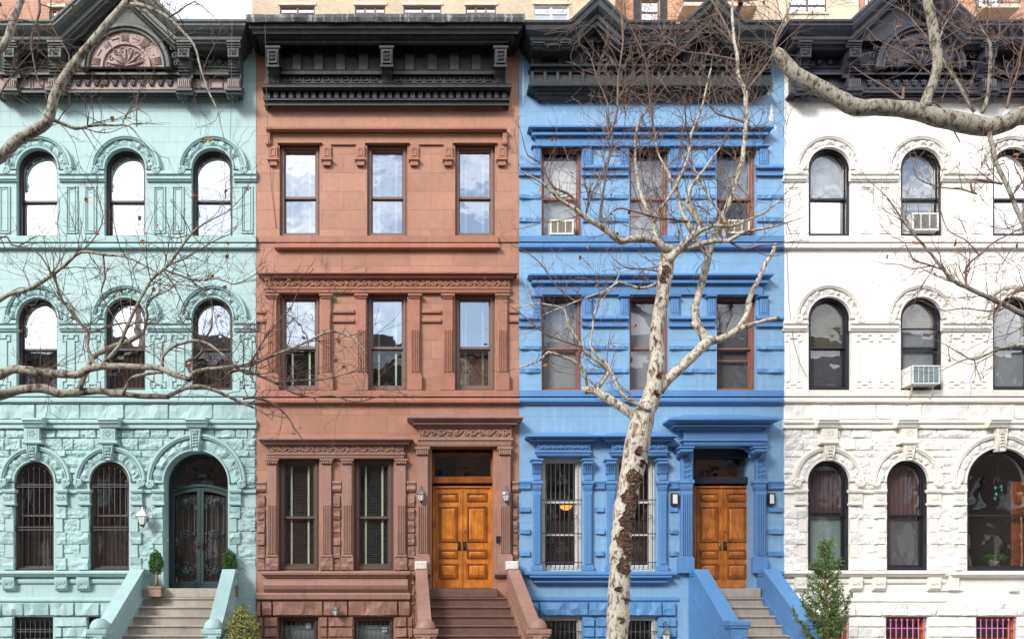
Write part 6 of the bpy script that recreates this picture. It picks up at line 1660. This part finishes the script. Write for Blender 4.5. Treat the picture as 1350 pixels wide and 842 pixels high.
# ================================================================ buildings behind
def tower(xa, xb, d, mat, label, wins, zx=46, extra=None):
    x0, _ = P(xa, 0, d); x1, _ = P(xb, 0, d); y = -d
    t = thing('apartment_building', ((x0+x1)/2, y, GZ), label, 'apartment building', 'apartment buildings behind the row')
    hol = []; spec = []
    for (a, b, yt, yb, kind) in wins:
        wx0, wz1 = P(a, yt, d); wx1, wz0 = P(b, yb, d); st = 3.1
        for k in range(-1, 6):
            z0, z1 = wz0-k*st, wz1-k*st
            if z0 < 22 and k > 2: break
            if z1 > zx-.5: continue
            hol.append(outline(wx0, wx1, z0, z1, False)); spec.append((wx0,wx1,z0,z1,kind))
    m = MB(); m.sheet(x0, x1, GZ, zx, hol, y, .25); m.build('wall', mat, t)
    b = MB(); b.add([(x0,y,GZ),(x0,y+14,GZ),(x0,y+14,zx),(x0,y,zx),(x1,y,GZ),(x1,y+14,GZ),(x1,y+14,zx),(x1,y,zx)], [(0,1,2,3),(4,5,6,7),(1,5,6,2),(3,7,6,2)][:3]+[(3,2,6,7)]); b.build('side_wall', mat, t)
    for wx0, wx1, z0, z1, kind in spec:
        f = MB(); yy = y+.12
        f.ring(outline(wx0,wx1,z0,z1,False), outline(wx0,wx1,z0,z1,False,.09), yy-.03, yy+.06)
        n = {'two':2,'three':3,'pane':2,'door':2,'shutter':1}[kind]
        for k in range(1, n): x = wx0+(wx1-wx0)*k/n; f.wbox(x-.07, x+.07, yy-.03, yy+.04, z0+.08, z1-.08)
        f.wbox(wx0+.08, wx1-.08, yy-.02, yy+.03, (z0+z1)/2-.03, (z0+z1)/2+.03)
        fo = f.build('window', M['fr_white'] if kind in ('pane',) else M['fr_brown'], t)
        p = MB(); flat(p, [(wx0+.05,z0+.05),(wx1-.05,z0+.05),(wx1-.05,z1-.05),(wx0+.05,z1-.05)], yy+.05, 0, rnd.uniform(-.02,.02)); p.build('pane', M['tg'], fo, recalc=False)
        if kind not in ('door','shutter'): s = MB(); s.wbox(wx0-.1, wx1+.1, y-.08, y+.05, z1+.02, z1+.2); s.wbox(wx0-.08, wx1+.08, y-.08, y+.1, z0-.12, z0-.005); s.build('lintel', M['lintel'], fo)
        if kind == 'shutter':
            s = MB(); w = (wx1-wx0)*.42; s.wbox(wx0-w, wx0-.05, y-.06, y-.005, z0, z1); s.wbox(wx1+.05, wx1+w, y-.06, y-.005, z0, z1); s.build('shutter', M['fr_black'], fo)
        if kind == 'door':
            s = MB(); s.wbox(wx0-.5, wx1+.5, y-1.3, y-.003, z0-.30, z0-.06); so = s.build('balcony', M['lintel'], t)
            g = MB(); a_, b_ = wx0-.5, wx1+.5
            for x in (a_+.03, (a_+b_)/2, b_-.03): g.wbox(x-.03, x+.03, y-1.28, y-1.22, z0-.06, z0+1.0)
            g.wbox(a_, b_, y-1.30, y-1.22, z0+1.0, z0+1.06); g.wbox(a_, b_, y-1.27, y-1.25, z0+.06, z0+.10)
            for q in range(24): x = a_+(b_-a_)*q/24; g.wbox(x, x+.02, y-1.27, y-1.25, z0+.1, z0+1.0)
            g.build('railing', M['fr_black'], so)
    if extra: extra(t, x0, x1, y)
    return t
M['tg'] = glass('tower glass', .6); M['lintel'] = paint('pale lintel', (.6,.52,.42))
tower(-60, 106, -24, M['red_brick'], 'brown brick building with a small white window behind the mint roof', [(66,84,11,28,'two')])
tower(332, 811, -36, M['tan_brick'], 'tan brick apartment building behind the brownstone cornice', [(369,415,8,24,'two'),(468,508,8,24,'three'),(532,582,8,24,'two'),(614,654,8,24,'three'),(704,750,7,27,'pane')])
tower(811, 1027, -37.5, M['orange_brick'], 'orange brick apartment building with railed balconies behind the blue gables', [(845,869,0,30,'shutter'),(902,960,-2,20,'door'),(972,1026,-2,20,'door')])
tower(1027, 1132, -33, M['cream_brick'], 'cream brick apartment building behind the left end of the white cornice', [(1040,1090,-6,17,'two')])
tower(1134, 1420, -39, M['orange_brick'], 'orange brick apartment building behind the white house pediment', [(1290,1318,-6,22,'door'),(1140,1160,-6,22,'door')])

# ================================================================ neighbours and the other side of the street
def side_house(x0, x1, mat, label):
    t = thing('row_house', ((x0+x1)/2, 0, GZ), label, 'house', 'neighbouring row houses at the ends'); w = x1-x0; hol = []
    for f in range(4):
        for c in range(3):
            cx = x0+w*(c+.5)/3; z = 1.9+3.55*f; hol.append(outline(cx-.47, cx+.47, z+.3, z+2.4, False))
    m = MB(); m.sheet(x0, x1, GZ, 14.6, hol, 0, .3); m.build('wall', M[mat], t)
    m = MB(); m.wbox(x0+.01, x1-.01, .4, 13.5, GZ, 14.4); m.build('back_wall', M['roof'], t)
    m = MB(); m.wbox(x0+.02, x1-.02, -.75, -.001, 14.0, 14.6, .1); m.wbox(x0+.02, x1-.02, -.3, -.001, 12.9, 13.99, .05); m.build('cornice', M['black_cornice'], t)
    for l in hol:
        f = MB(); a, b, c, d = l[0][0], l[1][0], l[0][1], l[2][1]; f.ring(outline(a,b,c,d,False), outline(a,b,c,d,False,.07), .12, .2); f.wbox(a+.06,b-.06,.14,.2,(c+d)/2-.03,(c+d)/2+.03); o = f.build('window', M['fr_brown'], t)
        g = MB(); flat(g, [(a,c),(b,c),(b,d),(a,d)], .19); g.build('pane', M['g_mid'], o, recalc=False)
XL = P(-12,0)[0]; XR = P(1398,0)[0]
side_house(XL-6.2, XL-.01, 'brown', 'plain brownstone beyond the left edge of the mint house')
side_house(XR+.01, XR+6.2, 'mint', 'plain green house beyond the right edge of the white house')
proto = None
def copy_tree(o, parent=None):
    c = o.copy(); COL.objects.link(c); c.parent = parent
    for ch in [q for q in list(COL.objects) if q.parent == o]: copy_tree(ch, c)
    return c
def opposite(mat, label):
    t = thing('opposite_house', (0, -30, GZ), label, 'house', 'houses across the street'); hol = []
    for f in range(5):
        for c in range(3): cx = -2.1+2.1*c; z = .7+3.1*f; hol.append(outline(cx-.5, cx+.5, z+.3, z+2.3, False))
    m = MB(); m.sheet(-3.05, 3.05, GZ, 16.4, hol, -30, -.3); m.build('wall', M[mat], t)
    m = MB(); m.wbox(-3.04, 3.04, -44, -30.4, GZ, 16.2); m.build('back_wall', M['roof'], t)
    m = MB(); m.wbox(-3.04, 3.04, -29.99, -29.3, 15.6, 16.5, .1); m.build('cornice', M['black_cornice'], t)
    for l in hol:
        a, b, c, d = l[0][0], l[1][0], l[0][1], l[2][1]; f = MB(); f.ring(outline(a,b,c,d,False), outline(a,b,c,d,False,.07), -30.18, -30.1); o = f.build('window', M['fr_white'], t)
        g = MB(); flat(g, [(a,c),(b,c),(b,d),(a,d)], -30.2); g.build('pane', M['g_mid'], o, recalc=False)
    return t
opp = [opposite('brown_low','dark brownstone house across the street from the mint house'), opposite('dark_brick','brown brick house across the street')]
XS = [-30.6,-24.5,-18.4,-12.2,-6.1,0,6.1,12.2,18.4,24.5,30.6,36.7,42.8]
LB = ['far left','left','','','right','','','far right']
for i, X in enumerate(XS):
    o = opp[i % 2] if i < 2 else copy_tree(opp[i % 2]); o.location.x = X
    o['label'] = '%s house across the street, number %s from the left end of that row' % (['dark brownstone','brown brick'][i % 2], ['one','two','three','four','five','six','seven','eight','nine','ten','eleven','twelve','thirteen'][i])

for i, X in enumerate((-15.5, -4.5, 7.0, 19.5)):
    o = copy_tree(TREE_MID); o.location = (X, -25.6, GZ); o.rotation_euler = (0, 0, (1.2, 3.6, 5.1, 2.4)[i]); o.scale = ((.95,)*3, (1.08,)*3, (.9,)*3, (1.0,)*3)[i]
    o['label'] = 'bare plane tree on the pavement across the street, %s from the left over there' % ('first','second','third','fourth')[i]; o['group'] = 'street trees across the road'
# ================================================================ ground
def struct(name, m, mat): return tag(m.build(name, mat), kind='structure')
m = MB(); m.quad((-400,-400,GZ-.16),(400,-400,GZ-.16),(400,400,GZ-.16),(-400,400,GZ-.16)); struct('ground', m, M['asphalt'])
m = MB(); m.quad((-60,-24.2,GZ-.15),(60,-24.2,GZ-.15),(60,-7,GZ-.15),(-60,-7,GZ-.15)); struct('road', m, M['asphalt'])
m = MB(); m.wbox(-60, 60, -6.85, .5, GZ-.14, GZ); struct('pavement', m, M['pavement'])
m = MB(); m.wbox(-60, 60, -7, -6.852, GZ-.145, GZ+.004, .01); struct('kerb', m, M['kerb'])
m = MB(); m.wbox(-60, 60, -30, -24.35, GZ-.14, GZ); struct('pavement', m, M['pavement'])
m = MB(); m.wbox(-60, 60, -24.348, -24.2, GZ-.145, GZ+.004, .01); struct('kerb', m, M['kerb'])

# ================================================================ light, sky, camera
SE, SA = 30, 220      # sun elevation; azimuth measured so that light comes from the street side, a little from the left
w = bpy.data.worlds.new('World'); sc.world = w; w.use_nodes = True
N = w.node_tree.nodes; L = w.node_tree.links; bg = N['Background']
sky = N.new('ShaderNodeTexSky'); sky.sky_type = 'NISHITA'; sky.sun_disc = False
sky.sun_elevation = R(SE); sky.sun_rotation = R(SA); sky.altitude = 50; sky.air_density = 1.0; sky.dust_density = 1.0
tc = N.new('ShaderNodeTexCoord'); mp = N.new('ShaderNodeMapping'); mp.inputs['Scale'].default_value = (1, 1, 2.0); mp.inputs['Location'].default_value = (.35, .2, .6); L.new(tc.outputs['Generated'], mp.inputs[0])
n1 = noise(N, L, mp.outputs[0], 2.6, 8, .58, .4); r1 = ramp(N, [(.38,(0,0,0)),(.52,(1,1,1))]); L.new(n1.outputs[0], r1.inputs[0])
n2 = noise(N, L, mp.outputs[0], 5, 6, .6); r2 = ramp(N, [(.35,(8.5,8.8,9.4)),(.65,(14.5,14.5,14.6))]); L.new(n2.outputs[0], r2.inputs[0])
L.new(mixc(N, L, 'MIX', r1.outputs[0], sky.outputs[0], r2.outputs[0]), bg.inputs[0]); bg.inputs[1].default_value = .10
sl = bpy.data.lights.new('sun', 'SUN'); sl.energy = 2.3; sl.angle = R(16); sl.color = (1,.965,.91)
so = bpy.data.objects.new('sun', sl); COL.objects.link(so)
# direction to the sun: from the street (-y), slightly from the left (-x)
az = R(SA-180)   # 0 = straight from the street
dv = Vector((-math.sin(az)*math.cos(R(SE)), -math.cos(az)*math.cos(R(SE)), math.sin(R(SE))))
so.rotation_euler = dv.to_track_quat('Z', 'Y').to_euler(); so.location = (0,-10,30)
cam = bpy.data.cameras.new('camera'); co = bpy.data.objects.new('camera', cam); COL.objects.link(co); sc.camera = co
co.location = (0, -DC, ZC); co.rotation_euler = (R(90), 0, 0)
cam.sensor_width = 36; cam.lens = 36*DC*PX/1350; cam.shift_x = (675-X0)/1350; cam.shift_y = (Y0-421)/1350; cam.clip_end = 2000
vs = sc.view_settings; vs.view_transform = 'Standard'; vs.look = 'None'; vs.exposure = .93; vs.gamma = 1; vs.use_curve_mapping = False
sc.cycles.max_bounces = 6; sc.cycles.transparent_max_bounces = 12; sc.cycles.use_denoising = True
